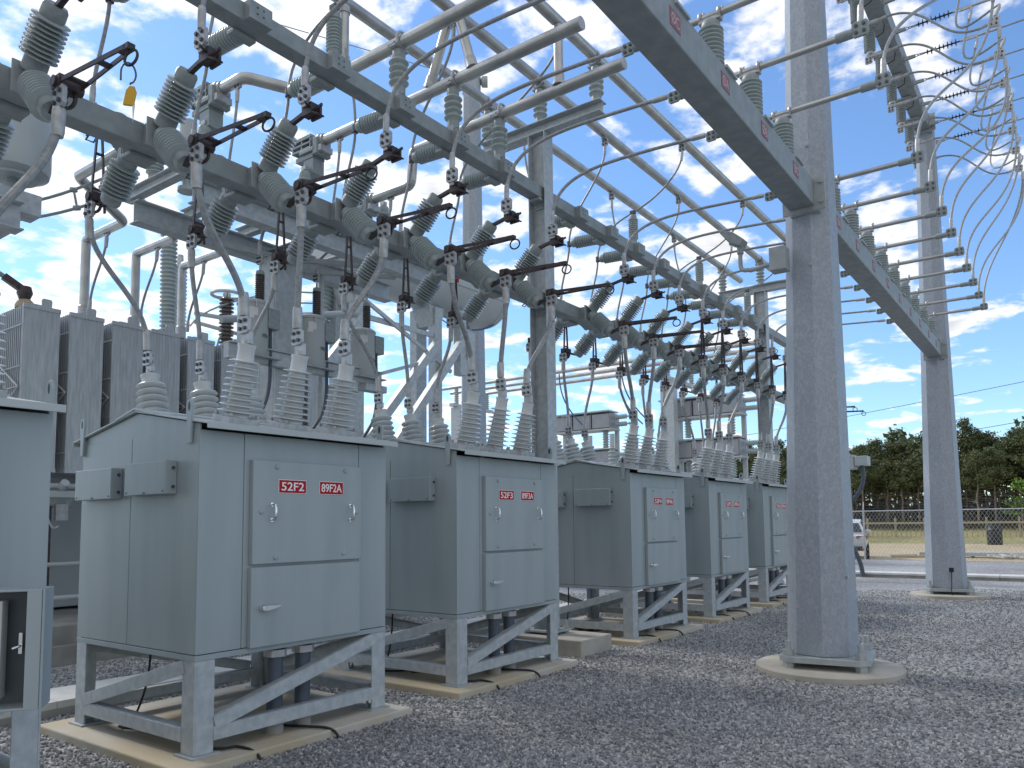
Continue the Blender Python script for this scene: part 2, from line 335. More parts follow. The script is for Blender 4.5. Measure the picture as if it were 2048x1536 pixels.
# crushed stone scattered over the ground sheet (one object: nobody could count it)
def stones():
    me = bpy.data.meshes.new('gravel_stones'); vs = []; fs = []
    def quad(x0, x1, y0, y1, st):
        nx = max(1, int((x1-x0)/st)); ny = max(1, int((y1-y0)/st))
        for i in range(nx):
            for j in range(ny):
                o = len(vs); xa, xb = x0+(x1-x0)*i/nx, x0+(x1-x0)*(i+1)/nx; ya, yb = y0+(y1-y0)*j/ny, y0+(y1-y0)*(j+1)/ny
                vs.extend([(xa, ya, .068), (xb, ya, .068), (xb, yb, .068), (xa, yb, .068)]); fs.append((o, o+1, o+2, o+3))
    quad(1.2, 20, -1.6, 9.2, .4)
    vv = []; ff = []
    C = Vector((0, 0, 1.62)); q = cam.matrix_world.inverted()
    for f in fs:
        c = (Vector(vs[f[0]])+Vector(vs[f[2]]))/2; l = q @ c
        if l.z > -1: continue
        x = 1024+1535*l.x/-l.z; d = -l.z
        if -60 < x < 2120 and d < 17: o = len(vv); vv.extend(vs[i] for i in f); ff.append((o, o+1, o+2, o+3))
    me.from_pydata(vv, [], ff)
    at = me.attributes.new('dens', 'FLOAT', 'POINT'); dv = []
    for p in vv:
        d = math.hypot(p[0], p[1]); dv.append(1500*min(1, (5.5/max(d, .1))**1.6))
    at.data.foreach_set('value', dv)
    me.materials.append(M['stone'])
    ob = bpy.data.objects.new('gravel_stones', me); COL.objects.link(ob); tag(ob, 'loose grey crushed stone covering the yard', 'gravel', None, 'stuff')
    gn = bpy.data.node_groups.new('scatter', 'GeometryNodeTree'); gn.interface.new_socket('Geometry', in_out='INPUT', socket_type='NodeSocketGeometry'); gn.interface.new_socket('Geometry', in_out='OUTPUT', socket_type='NodeSocketGeometry')
    n = gn.nodes; l = gn.links
    gi = n.new('NodeGroupInput'); go = n.new('NodeGroupOutput'); ds = n.new('GeometryNodeDistributePointsOnFaces'); na = n.new('GeometryNodeInputNamedAttribute'); na.data_type = 'FLOAT'; na.inputs[0].default_value = 'dens'
    l.new(gi.outputs[0], ds.inputs['Mesh']); l.new(na.outputs[0], ds.inputs['Density'])
    ip = n.new('GeometryNodeInstanceOnPoints'); ic = n.new('GeometryNodeMeshIcoSphere'); ic.inputs['Radius'].default_value = 1; ic.inputs['Subdivisions'].default_value = 1
    sm = n.new('GeometryNodeSetMaterial'); sm.inputs['Material'].default_value = M['stone']; l.new(ic.outputs[0], sm.inputs[0])
    l.new(ds.outputs['Points'], ip.inputs['Points']); l.new(sm.outputs[0], ip.inputs['Instance'])
    rv = n.new('FunctionNodeRandomValue'); rv.data_type = 'FLOAT_VECTOR'; rv.inputs[1].default_value = (6.28, 6.28, 6.28); l.new(rv.outputs[0], ip.inputs['Rotation'])
    rs = n.new('FunctionNodeRandomValue'); rs.data_type = 'FLOAT_VECTOR'; rs.inputs[0].default_value = (.009, .006, .005); rs.inputs[1].default_value = (.024, .017, .013); rs.inputs['Seed'].default_value = 5; l.new(rs.outputs[0], ip.inputs['Scale'])
    l.new(ip.outputs[0], go.inputs[0])
    md = ob.modifiers.new('scatter', 'NODES'); md.node_group = gn
m = bpy.data.materials.new('loose_stone'); m.use_nodes = True; M['stone'] = m
_t = m.node_tree; _b = _t.nodes['Principled BSDF']; _b.inputs['Roughness'].default_value = .85
_o = _t.nodes.new('ShaderNodeObjectInfo'); _r = _t.nodes.new('ShaderNodeValToRGB'); _t.links.new(_o.outputs['Random'], _r.inputs[0]); _n = _t.nodes.new('ShaderNodeTexNoise'); _n.inputs['Scale'].default_value = .55; _n.inputs['Detail'].default_value = 4; _t.links.new(_o.outputs['Location'], _n.inputs['Vector'])
_m = _t.nodes.new('ShaderNodeMapRange'); _m.inputs[1].default_value = .36; _m.inputs[2].default_value = .66; _m.inputs[3].default_value = .74; _m.inputs[4].default_value = 1.12; _t.links.new(_n.outputs[0], _m.inputs[0])
_x = _t.nodes.new('ShaderNodeVectorMath'); _x.operation = 'SCALE'; _t.links.new(_r.outputs[0], _x.inputs[0]); _t.links.new(_m.outputs[0], _x.inputs['Scale']); _t.links.new(_x.outputs[0], _b.inputs['Base Color'])
for p, c in ((.35, (.26, .265, .275)), (.75, (.37, .375, .38))): _r.color_ramp.elements.new(p).color = (*c, 1)
_r.color_ramp.elements[0].color = (.15, .155, .165, 1); _r.color_ramp.elements[-1].color = (.58, .575, .56, 1)
stones()

# ------------------------------------------------------------------ steel structure
XC = [-.64, 8.08, 16.8, 21.6]           # column lines
YC = 5.43                               # row axis
XU = []                                 # phase unit positions
XB = [1.10, 3.716, 6.337, 9.81, 12.46, 15.05]   # breaker centres
SIGN = [None, '52F2', '52F3', '52F4', '52F5', '52F6']
WHO = ['at the left edge'] + ['marked '+s for s in SIGN[1:]]
ORD = ['left', 'middle', 'right']
def hcol(x, label, top=6.70):
    t = Thing('steel_column', label, 'column', (x, YC, .26))
    mb = MB(); mb.box(x-.10, x+.10, YC-.13, YC-.115, .30, top); mb.box(x-.10, x+.10, YC+.115, YC+.13, .30, top); mb.box(x-.006, x+.006, YC-.115, YC+.115, .30, top)
    t.part('shaft', mb, 'galv', bevel=.004)
    mb = MB(); mb.box(x-.2, x+.2, YC-.24, YC+.24, .285, .31); t.part('base_plate', mb, 'galvd', bevel=.004)
    for i in (-1, 1):
        for j in (-1, 1):
            b = MB(); b.cyl((x+i*.15, YC+j*.19, .25), (x+i*.15, YC+j*.19, .40), .016); b.lathe((x+i*.15, YC+j*.19, .311), (0, 0, 1), [(0, .035), (.03, .035)], 6, smooth=False); b.lathe((x+i*.15, YC+j*.19, .255), (0, 0, 1), [(0, .035), (.029, .035)], 6, smooth=False)
            t.part('anchor_bolt', b, 'galvd')
    for z in (4.40, 5.81):
        b = MB(); b.box(x-.16, x-.012, YC-.08, YC+.08, z-.035, z-.004); b.box(x-.022, x-.012, YC-.08, YC+.08, z-.11, z-.035)
        for j in (-.05, .05): b.lathe((x-.022, YC+j, z-.075), (-1, 0, 0), [(0, .014), (.016, .014)], 6, smooth=False)
        t.part('beam_seat', b, 'galvd')
    # cross arm carrying the three bus posts
    b = MB(); Y0, Y1, z = 4.48, 6.38, top+.004
    b.box(x-.09, x+.09, Y0, Y1, z, z+.014); b.box(x-.09, x+.09, Y0, Y1, z+.146, z+.16); b.box(x-.005, x+.005, Y0, Y1, z+.014, z+.146)
    t.part('cross_arm', b, 'galv', bevel=.003)
    return t
hcol(XC[1], 'galvanised H column between the cabinets marked 52F3 and 52F4', )
hcol(XC[2], 'galvanised H column just left of the big near pole, behind the row end')
hcol(XC[0], 'galvanised H column at the near left end of the row')
def pier(x, label):
    mb = MB(); mb.box(x-.36, x+.36, YC-.72, YC+.42, -.05, .26); single('concrete_pier', mb, 'conc', label, 'concrete pier', 'concrete piers under the columns', bevel=.012)
pier(XC[1], 'raised concrete pier under the column between 52F3 and 52F4'); pier(XC[2], 'raised concrete pier under the far column of the row'); pier(XC[0], 'raised concrete pier at the near left end of the row')
def beamX(name, x0, x1, y0, y1, z0, z1, label, group):
    mb = MB(); mb.box(x0, x1, y0, y1, z0, z1); return single(name, mb, 'beamg', label, 'steel beam', group, bevel=.008)
for i, (a, b) in enumerate(((-2.5, 8.066), (8.094, 16.786), (16.814, 20.2))):
    a += .004; b -= .004; w = ('near left', 'middle', 'far')[i]
    beamX('square_beam', a, b, 5.35, 5.52, 4.40, 4.57, f'lower square steel beam carrying the disconnect switches, {w} span', 'lower switch beams')
    beamX('square_beam', a, b, 5.35, 5.52, 5.81, 5.97, f'upper square steel beam with box brackets, {w} span', 'upper strut beams')

# big tapered poles
def pole(x, label, h=10.12):
    y = 2.17; t = Thing('tapered_pole', label, 'steel pole', (x, y, .13), 'big octagonal poles')
    mb = MB(); r0, r1 = (.348, .348-.0195*(h-.25)) if x < 10 else (.372, .372-.0205*(h-.25))
    mb.lathe((x-.03, y+.04, .255), (.0082, -.0112, 1) if x < 10 else (.004, -.006, 1), [(0, r0), (h-.255, r1)], 8, a0=math.pi/8, smooth=False); t.part('shaft', mb, 'polem', bevel=.012)
    mb = MB(); s = .43; k = .10; poly = [(-s+k, -s), (s-k, -s), (s, -s+k), (s, s-k), (s-k, s), (-s+k, s), (-s, s-k), (-s, -s+k)]
    a = R(8); mb.prism(poly, (x, y, .195), (math.cos(a), math.sin(a), 0), (-math.sin(a), math.cos(a), 0), (0, 0, .06)); t.part('base_plate', mb, 'galvd', bevel=.006)
    for i in (-1, 1):
        for j in (-1, 1):
            q = Vector((x, y, 0))+Vector((math.cos(a), math.sin(a), 0))*i*.34+Vector((-math.sin(a), math.cos(a), 0))*j*.34
            b = MB(); b.cyl(q+Vector((0, 0, .12)), q+Vector((0, 0, .40)), .03); b.lathe(q+Vector((0, 0, .256)), (0, 0, 1), [(0, .058), (.06, .058)], 6, smooth=False); b.lathe(q+Vector((0, 0, .125)), (0, 0, 1), [(0, .058), (.069, .058)], 6, smooth=False)
            t.part('anchor_bolt', b, 'galvd')
    for zz, fa in ((1.05, 200), (2.2, 190), (3.6, 196), (5.6, 190), (4.3, 196)):
        rr = (.325-.018*(zz-.25)); f = R(180) if fa < 200 else R(225); n_ = Vector((math.cos(f), math.sin(f), 0)); tt = Vector((-n_.y, n_.x, 0)); p = Vector((x, y, zz))+n_*rr+tt*.06
        b = MB(); b.lathe(p-n_*.004, n_, [(0, .016), (.03, .016)], 6, smooth=False); t.part('step_bolt', b, 'galvd')
    if x < 10: n_ = 0
    b = MB(); n_ = Vector((-1, 0, 0)); p = Vector((x-.36, y-.1, .62)); b.box(x-.372, x-.352, y-.14, y-.06, .58, .66); b.tube([p+Vector((-.012, 0, 0)), p+Vector((-.03, 0, -.10)), (x-.45, y-.1, .29), (x-.53, y-.1, .25), (x-.545, y-.12, .1)], .009, 6)
    if x > 10: t.part('ground_lead', b, 'black')
    for z in (4.91, 9.74):
        for s in ((-1,) if x < 10 else (-1,)):
            rr = .33-.0185*(z-.25); b = MB(); X1 = x-rr-.02
            b.box(X1-.02, X1, 2.17-.24, 2.17+.20, z-.05, z+.32); b.box(X1, x-rr*.6, 2.17-.17, 2.17+.13, z-.06, z-.052)
            for zz in (.03, .24):
                b.lathe((X1-.02, 2.17-.20, z+zz), (-1, 0, 0), [(0, .022), (.03, .022)], 6, smooth=False)
            t.part('beam_bracket', b, 'galvd', bevel=.003)
    c = MB(); c.lathe((x, y, -.05), (0, 0, 1), [(0, .72), (.17, .72), (.185, .70)], 48)
    single('pole_footing', c, 'conc', 'round concrete footing under the '+('near' if x < 10 else 'far')+' big pole', 'concrete footing', 'round pole footings')
XP = [-.9, 8.45, 17.78]
pole(XP[1], 'big near octagonal galvanised pole with round footing, right of the cabinets'); pole(XP[2], 'far octagonal galvanised pole at right in front of the trees')
for z0, h, nm, lb in ((4.91, .28, 'pole_beam', 'heavy lower beam carrying the bus rods'), (9.74, .30, 'pole_beam', 'heavy top beam carrying the line insulators')):
    for i in (0, 1):
        x0 = XP[i]+.4 if i else -1.6; x1 = XP[i+1]-(.33-.0185*(z0-.25))-.046
        if z0 > 9 and i == 0: continue
        mb = MB(); mb.box(x0, x1, 2.04, 2.30, z0, z0+h)
        single(nm, mb, 'beamg', lb+(' between the two big poles' if i else ' left of the near big pole'), 'steel beam', None, bevel=.012)

# ------------------------------------------------------------------ breakers
def breaker(idx, x):
    X0, Y0 = x-.853, 4.681; W, D = 1.706, 1.626; s = SIGN[idx]
    lab = 'grey steel breaker cabinet on legs, red sign '+s if s else 'grey breaker cabinet cut off by the left edge, door open'
    T = Thing('breaker_cabinet', lab, 'breaker cabinet', (X0, Y0, .13), 'breaker cabinets on galvanised legs')
    def B(mb, x0, x1, y0, y1, z0, z1, mi=0): return mb.box(X0+x0, X0+x1, Y0+y0, Y0+y1, z0, z1, mi)
    e = MB(); B(e, .008, W-.008, .008, D-.008, .80, 2.262)
    for xs in (.006, W-.020): e.prism([(0.01, 2.2625), (D-.01, 2.2625), (D-.01, 2.313), (D/2, 2.452), (.01, 2.313)], (X0+xs, Y0, 0), (0, 1, 0), (0, 0, 1), (.014, 0, 0))
    g_ = .005
    for a, b in ((0, .344-g_), (.344, 1.405-g_), (1.405, W)): B(e, a, b, 0, .008, .787, 2.27)
    for a, b in ((.0, .876-g_), (.876, D)): B(e, 0, .008, a+.0005 if a == 0 else a, b, .787, 2.27); B(e, W-.008, W, a+.0005 if a == 0 else a, b, .787, 2.27)
    T.part('enclosure', e, 'paint', bevel=.003)
    k = MB(); B(k, -.002, W+.002, -.002, D+.002, .745, .782); T.part('base_skirt', k, 'paint', bevel=.002)
    r = MB(); hw = D/2
    for sgn in (-1, 1):
        y_e = -.12 if sgn < 0 else D+.12; z_e = 2.296
        r.prism([(0, 0), (.0, .013), (1, .013), (1, 0)], (X0-.022, Y0+y_e, z_e), (0, hw-y_e, 2.458-z_e), (0, 0, 1), (W+.034, 0, 0))
        r.box(X0-.024, X0+W+.014, Y0+y_e-(.01 if sgn < 0 else 0), Y0+y_e+(.01 if sgn > 0 else 0), 2.268, 2.312)
    r.prism([(-.27, -.045), (0, .018), (.27, -.045), (.27, -.061), (0, 0), (-.27, -.061)], (X0-.028, Y0+hw, 2.474), (0, 1, 0), (0, 0, 1), (.17, 0, 0))
    r.prism([(-.12, -.012), (0, .016), (.12, -.012), (.12, -.03), (0, 0), (-.12, -.03)], (X0+.14, Y0+hw, 2.472), (0, 1, 0), (0, 0, 1), (W-.1, 0, 0))
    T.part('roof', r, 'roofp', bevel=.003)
    # doors
    d = MB(); B(d, .388, 1.398, -.042, -.001, 1.356, 2.088)
    for bx, bz in ((.584, 2.045), (1.223, 2.047), (.455, 1.722), (1.34, 1.725), (.579, 1.397), (1.209, 1.404)): d.lathe((X0+bx, Y0-.042, bz), (0, -1, 0), [(0, .017), (.007, .017), (.011, .008)], 10)
    ud = T.part('upper_door', d, 'paint', bevel=.004)
    for hx in (.545, 1.275):
        h = MB(); h.tube([(X0+hx, Y0-.042, 1.775), (X0+hx, Y0-.085, 1.772), (X0+hx, Y0-.092, 1.75), (X0+hx, Y0-.092, 1.69), (X0+hx, Y0-.085, 1.668), (X0+hx, Y0-.042, 1.665)], .0085, 8)
        h.lathe((X0+hx, Y0-.042, 1.775), (0, -1, 0), [(0, .014), (.004, .014)], 10); h.lathe((X0+hx, Y0-.042, 1.665), (0, -1, 0), [(0, .014), (.004, .014)], 10)
        T.part('pull_handle', h, 'chrome', parent=ud)
    if s:
        for tx, (a, b) in ((s, (.602, .840)), (s.replace('52', '89')+'A', (.972, 1.198))):
            p = MB(); B(p, a-.004, b+.004, -.0455, -.0425, 1.858, 1.958, 1); B(p, a, b, -.0475, -.0456, 1.862, 1.954, 0)
            pl = T.part('sign_plate', p, ['red', 'ltr'])
            text(tx, .062, 'ltr', pl, (X0+(a+b)/2, Y0-.0478, 1.908), (1, 0, 0), (0, 0, 1), T.loc, wide=.20 if len(tx) == 4 else .198)
    if idx:
        d = MB(); B(d, .384, 1.388, -.042, -.001, .782, 1.334); ld = T.part('lower_door', d, 'paint', bevel=.004)
        h = MB(); h.lathe((X0+.47, Y0-.042, 1.05), (0, -1, 0), [(0, .026), (.012, .026), (.03, .016), (.05, .016)], 12); h.prism([(-.02, -.016), (.03, -.018), (.135, .004), (.135, .014), (.03, .018), (-.02, .016)], (X0+.47, Y0-.075, 1.05), (1, 0, 0), (0, 0, 1), (0, -.016, 0))
        T.part('lever_handle', h, 'chrome', parent=ld, bevel=.002)
    else:
        d = MB(); a = Vector((X0+.49, Y0-.04, 0)); b = Vector((1.665, 4.0, 0)); u = (b-a).normalized(); n_ = Vector((-u.y, u.x, 0))
        if n_.dot(Vector((1, 1, 0))) < 0: n_ = -n_
        Lw = (b-a).length
        def P3(s_, w_, z): return tuple(a+u*s_+n_*w_+Vector((0, 0, z)))
        def pb(mb, s0, s1, w0, w1, z0, z1, mi=0): mb.add([P3(s_, w_, z) for s_ in (s0, s1) for w_ in (w0, w1) for z in (z0, z1)], [(0, 1, 3, 2), (4, 6, 7, 5), (0, 4, 5, 1), (2, 3, 7, 6), (0, 2, 6, 4), (1, 5, 7, 3)], mi)
        pb(d, 0, Lw, .162, .175, .77, 1.335); pb(d, Lw-.012, Lw, 0, .16, .77, 1.335); pb(d, 0, Lw-.012, 0, .16, 1.323, 1.335); pb(d, 0, Lw-.012, 0, .16, .77, .782); pb(d, Lw-.075, Lw-.013, -.004, .008, .77, 1.335)
        od = T.part('open_door', d, 'paint', bevel=.003, label='open cabinet door showing its instruments')
        d = MB(); pb(d, .012, Lw-.013, .156, .1615, .783, 1.322); T.part('dark_reflection_sheet', d, 'door_refl', parent=od)  # thin sheet added over the painted door back to carry its dark reflection
        d = MB(); pb(d, .1, Lw-.21, .09, .12, .83, 1.27); pb(d, Lw-.209, Lw-.18, .02, .12, .82, 1.28); T.part('instrument_panel', d, 'panel', parent=od, bevel=.004)
        d = MB(); pb(d, Lw-.45, Lw-.30, .05, .089, 1.05, 1.24); pb(d, Lw-.27, Lw-.215, .06, .089, 1.18, 1.20); pb(d, Lw-.27, Lw-.215, .06, .089, .92, .94)
        d.ring(P3(Lw-.36, .07, .95), n_, .05, .012); T.part('relay', d, 'blackp', parent=od)
        d = MB(); pb(d, Lw-.127, Lw-.112, .10, .115, 1.02, 1.12); d.tube([P3(Lw-.12, .16, 1.06), P3(Lw-.12, .09, 1.06), P3(Lw-.15, .08, 1.05)], .008, 6); T.part('latch_handle', d, 'chrome', parent=od)
        d = MB(); d.tube([P3(Lw-.05, .175, 1.12), P3(Lw-.05, .235, 1.12), P3(Lw-.05, .245, 1.06), P3(Lw-.05, .23, 1.0), P3(Lw-.05, .176, .985)], .01, 8); T.part('pull_handle', d, 'chrome', parent=od)
    # breather covers on the side
    for a, b, z0, z1 in ((.265, .806, 1.846, 2.075), (1.0, 1.555, 1.832, 2.06)):
        v = MB(); B(v, -.085, -.001, a, b, z0, z1); vo = T.part('breather_cover', v, 'paint', bevel=.005)
        for yy, zz in ((a+.03, z0+.02), (b-.03, z0+.02), ((a+b)/2-.007, z0+.012), ((a+b)/2+.009, z0+.012)): v = MB(); v.lathe((X0-.085, Y0+yy, zz), (-1, 0, 0), [(0, .006), (.004, .006)], 8); T.part('screw', v, 'bolt', parent=vo)
        for zz in (z0+.05, z1-.05): v = MB(); v.lathe((X0-.03, Y0+a, zz), (0, -1, 0), [(0, .011), (.012, .011)], 8); T.part('screw', v, 'bolt', parent=vo)
    for sx, yy in ((-1, .09), (-1, 1.6), (1, .09), (1, 1.6)):
        xx = -.018 if sx < 0 else W+.018; l = MB()
        th = [R(a) for a in range(-20, 201, 20)]
        poly = [(.038*math.cos(a), .095+.055*math.sin(a)) for a in th]+[(-.028, -.02), (-.02, -.15), (.02, -.15), (.028, -.02)]
        l.prism(poly, (X0+xx-.009, Y0+yy, 2.33), (0, 1, 0), (0, 0, 1), (.018, 0, 0)); lo = T.part('lifting_lug', l, 'paint', bevel=.004)
        l = MB(); l.prism([(.014*math.cos(R(a)), .10+.032*math.sin(R(a))) for a in range(0, 360, 30)], (X0+xx-.0098, Y0+yy, 2.33), (0, 1, 0), (0, 0, 1), (.0196, 0, 0)); T.part('lug_eye', l, 'dark', parent=lo)
    # legs: angle sections with feet and flat-bar bracing
    for sx in (0, 1):
        for sy in (0, 1):
            x0 = .002 if sx == 0 else W-.002; y0 = .002 if sy == 0 else D-.002; dx = 1 if sx == 0 else -1; dy = 1 if sy == 0 else -1
            g2 = MB(); B(g2, *sorted((x0, x0+dx*.012)), *sorted((y0, y0+dy*.145)), .142, .744); B(g2, *sorted((x0+dx*.0125, x0+dx*.145)), *sorted((y0, y0+dy*.012)), .142, .744)
            lg = T.part('leg', g2, 'galv', bevel=.002)
            g2 = MB(); B(g2, *sorted((x0-dx*.03, x0+dx*.18)), *sorted((y0-dy*.03, y0+dy*.18)), .13, .1415); g2.lathe((X0+x0+dx*.10, Y0+y0+dy*.10, .142), (0, 0, 1), [(0, .02), (.02, .02), (.02, .011), (.06, .011)], 6, smooth=False)
            T.part('foot_plate', g2, 'galvd', parent=lg)
    def brace(p, q, nrm):
        m_ = MB(); p = Vector((X0, Y0, 0))+Vector(p); q = Vector((X0, Y0, 0))+Vector(q); d_ = (q-p).normalized(); nv = Vector(nrm); up = nv.cross(d_)
        if up.z < 0: up = -up
        m_.bar(p, q, .012, .09, up); m_.bar(p+up*.043-nv*.04, q+up*.043-nv*.04, .065, .010, up); T.part('brace', m_, 'galv', bevel=.002)
    brace((.145, -.001, .262), (W-.145, -.001, .262), (0, -1, 0)); brace((.15, -.004, .325), (W-.13, -.004, .70), (0, -1, 0))
    brace((-.001, .145, .262), (-.001, D-.145, .262), (-1, 0, 0)); brace((-.004, D-.15, .325), (-.004, .13, .70), (-1, 0, 0))
    brace((.145, D+.001, .262), (W-.145, D+.001, .262), (0, 1, 0)); brace((W-.15, D+.004, .325), (.13, D+.004, .70), (0, 1, 0))
    brace((W+.001, .145, .262), (W+.001, D-.145, .262), (1, 0, 0)); brace((W+.004, D-.15, .325), (W+.004, .13, .70), (1, 0, 0))
    for cx in (.71, .96):
        c = MB(); p = Vector((X0+cx, Y0+.12, 0)); c.lathe(p+Vector((0, 0, .20)), (0, 0, 1), [(0, .058), (.53, .058)], 20); co = T.part('conduit', c, 'pvc')
        c = MB(); c.lathe(p+Vector((0, 0, .675)), (0, 0, 1), [(0, .082), (.05, .082)], 10, smooth=False); T.part('lock_nut', c, 'cast', parent=co)
        c = MB(); c.lathe(p+Vector((0, 0, .12)), (0, 0, 1), [(0, .068), (.09, .066)], 16); T.part('concrete_stub', c, 'concd', parent=co)
    for k2, (a, b, c2) in enumerate((((.14, .06), (.30, -.02), (.37, -.22)), ((.75, .30), (.95, -.1), (1.02, -.24)), ((.35, 1.1), (.25, .8), (.55, .5)))):
        w = MB(); z = .142
        pts = [(X0+a[0], Y0+a[1], z+.012), (X0+(a[0]+b[0])/2, Y0+(a[1]+b[1])/2-.02, z+.006), (X0+b[0], Y0+b[1], z+.004), (X0+(b[0]+c2[0])/2+.015, Y0+(b[1]+c2[1])/2, z), (X0+c2[0], Y0+c2[1], z-.02 if k2 == 2 else .02)]
        w.tube(bez(pts[0], Vector(pts[1])-Vector(pts[0]), pts[2], Vector(pts[1])-Vector(pts[2]), 6)[:-1]+bez(pts[2], Vector(pts[3])-Vector(pts[2]), pts[4], (0, .01, .1), 6), .011, 6); T.part('ground_lead', w, 'black')
    w = MB(); w.tube(bez((X0+.36, Y0+1.2, .74), (0, 0, -.2), (X0+.2, Y0+1.15, .16), (.15, .05, .2), 10), .009, 6); w.tube(bez((X0+.2, Y0+1.15, .155), (-.3, .1, 0), (X0+.5, Y0+.9, .152), (-.2, -.3, 0), 10), .010, 6); T.part('control_lead', w, 'black')
    # bushings: front row of flat-shed current bushings, rear row of rounded ones
    tf = R(12)
    tops = {'F': [], 'R': []}
    for i, bx in enumerate((.45, .925, 1.40)):
        p = Vector((X0+bx, Y0+.27, 2.375)); d_ = Vector((0, -math.sin(tf), math.cos(tf)))
        b = MB(); b.lathe(p+d_*.05, d_, [(0, .092), (.02, .090)]+[(h+q, r_) for n_ in range(9) for h in (.02+.046*n_,) for q, r_ in ((.008, .084-.0028*n_), (.016, .142-.004*n_), (.022, .142-.004*n_), (.034, .085-.0028*n_))]+[(.44, .062), (.50, .060), (.52, .066), (.535, .066)], 20)
        bo = T.part('bushing', b, 'white')
        b = MB(); b.prism([(-.13, -.11), (.13, -.11), (.13, .11), (-.13, .11)], p-d_*.01, (1, 0, 0), Vector((0, math.cos(tf), math.sin(tf))), d_*.06)
        for u_ in (-.11, .11):
            for v_ in (-.09, .09): b.lathe(p+Vector((u_, v_*math.cos(tf), v_*math.sin(tf)))+d_*.05, d_, [(0, .016), (.025, .016)], 6, smooth=False)
        T.part('flange', b, 'cast', parent=bo, bevel=.004)
        b = MB(); q = p+d_*.585; b.lathe(q-d_*.02, d_, [(0, .03), (.05, .03)], 10); b.box(q.x-.02, q.x+.02, q.y-.045, q.y+.045, q.z, q.z+.09); c_ = q+Vector((-.028, 0, .14)); pad4(b, c_, (0, 1, 0), (0, 0, 1), (1, 0, 0), .062)
        T.part('terminal', b, ['cast', 'bolt'], parent=bo); tops['F'].append((q.x-.03, q.y, q.z+.22))
        p = Vector((X0+bx, Y0+1.38, 2.365)); d_ = Vector((0, math.sin(tf), math.cos(tf)))
        b = MB(); b.lathe(p, d_, [(0, .10)]+[(h+q_, r_) for n_ in range(7) for h in (.06+.058*n_,) for q_, r_ in ((.0, .085-.003*n_), (.010, .126-.003*n_), (.022, .142-.004*n_), (.034, .128-.003*n_), (.05, .088-.003*n_))]+[(.47, .07), (.50, .068), (.51, .075), (.53, .075)], 20)
        bo = T.part('bushing', b, 'white')
        b = MB(); q = p+d_*.53; b.lathe(q, d_, [(0, .028), (.05, .028)], 10); b.box(q.x-.016, q.x+.016, q.y-.04, q.y+.04, q.z+.03, q.z+.09); pad4(b, q+Vector((-.026, 0, .14)), (0, 1, 0), (0, 0, 1), (1, 0, 0), .058)
        T.part('terminal', b, ['cast', 'bolt'], parent=bo); tops['R'].append((q.x-.03, q.y, q.z+.22))
    # concrete pad
    c = MB(); c.box(X0-.18, X0+W+.12, Y0-.18, Y0+D+.2, -.05, .129)
    single('concrete_pad', c, 'pad', 'flat concrete pad under the breaker cabinet '+WHO[idx], 'concrete pad', 'concrete pads under the cabinets', bevel=.012)
    return tops
M['pad'] = mat('sandy_concrete', (.47, .40, .28), .9, 0, (.52, .495, .44), 1.3, .40, .62, 8, bump=.25, bscale=70)
TOPS = [breaker(i, x) for i, x in enumerate(XB)]

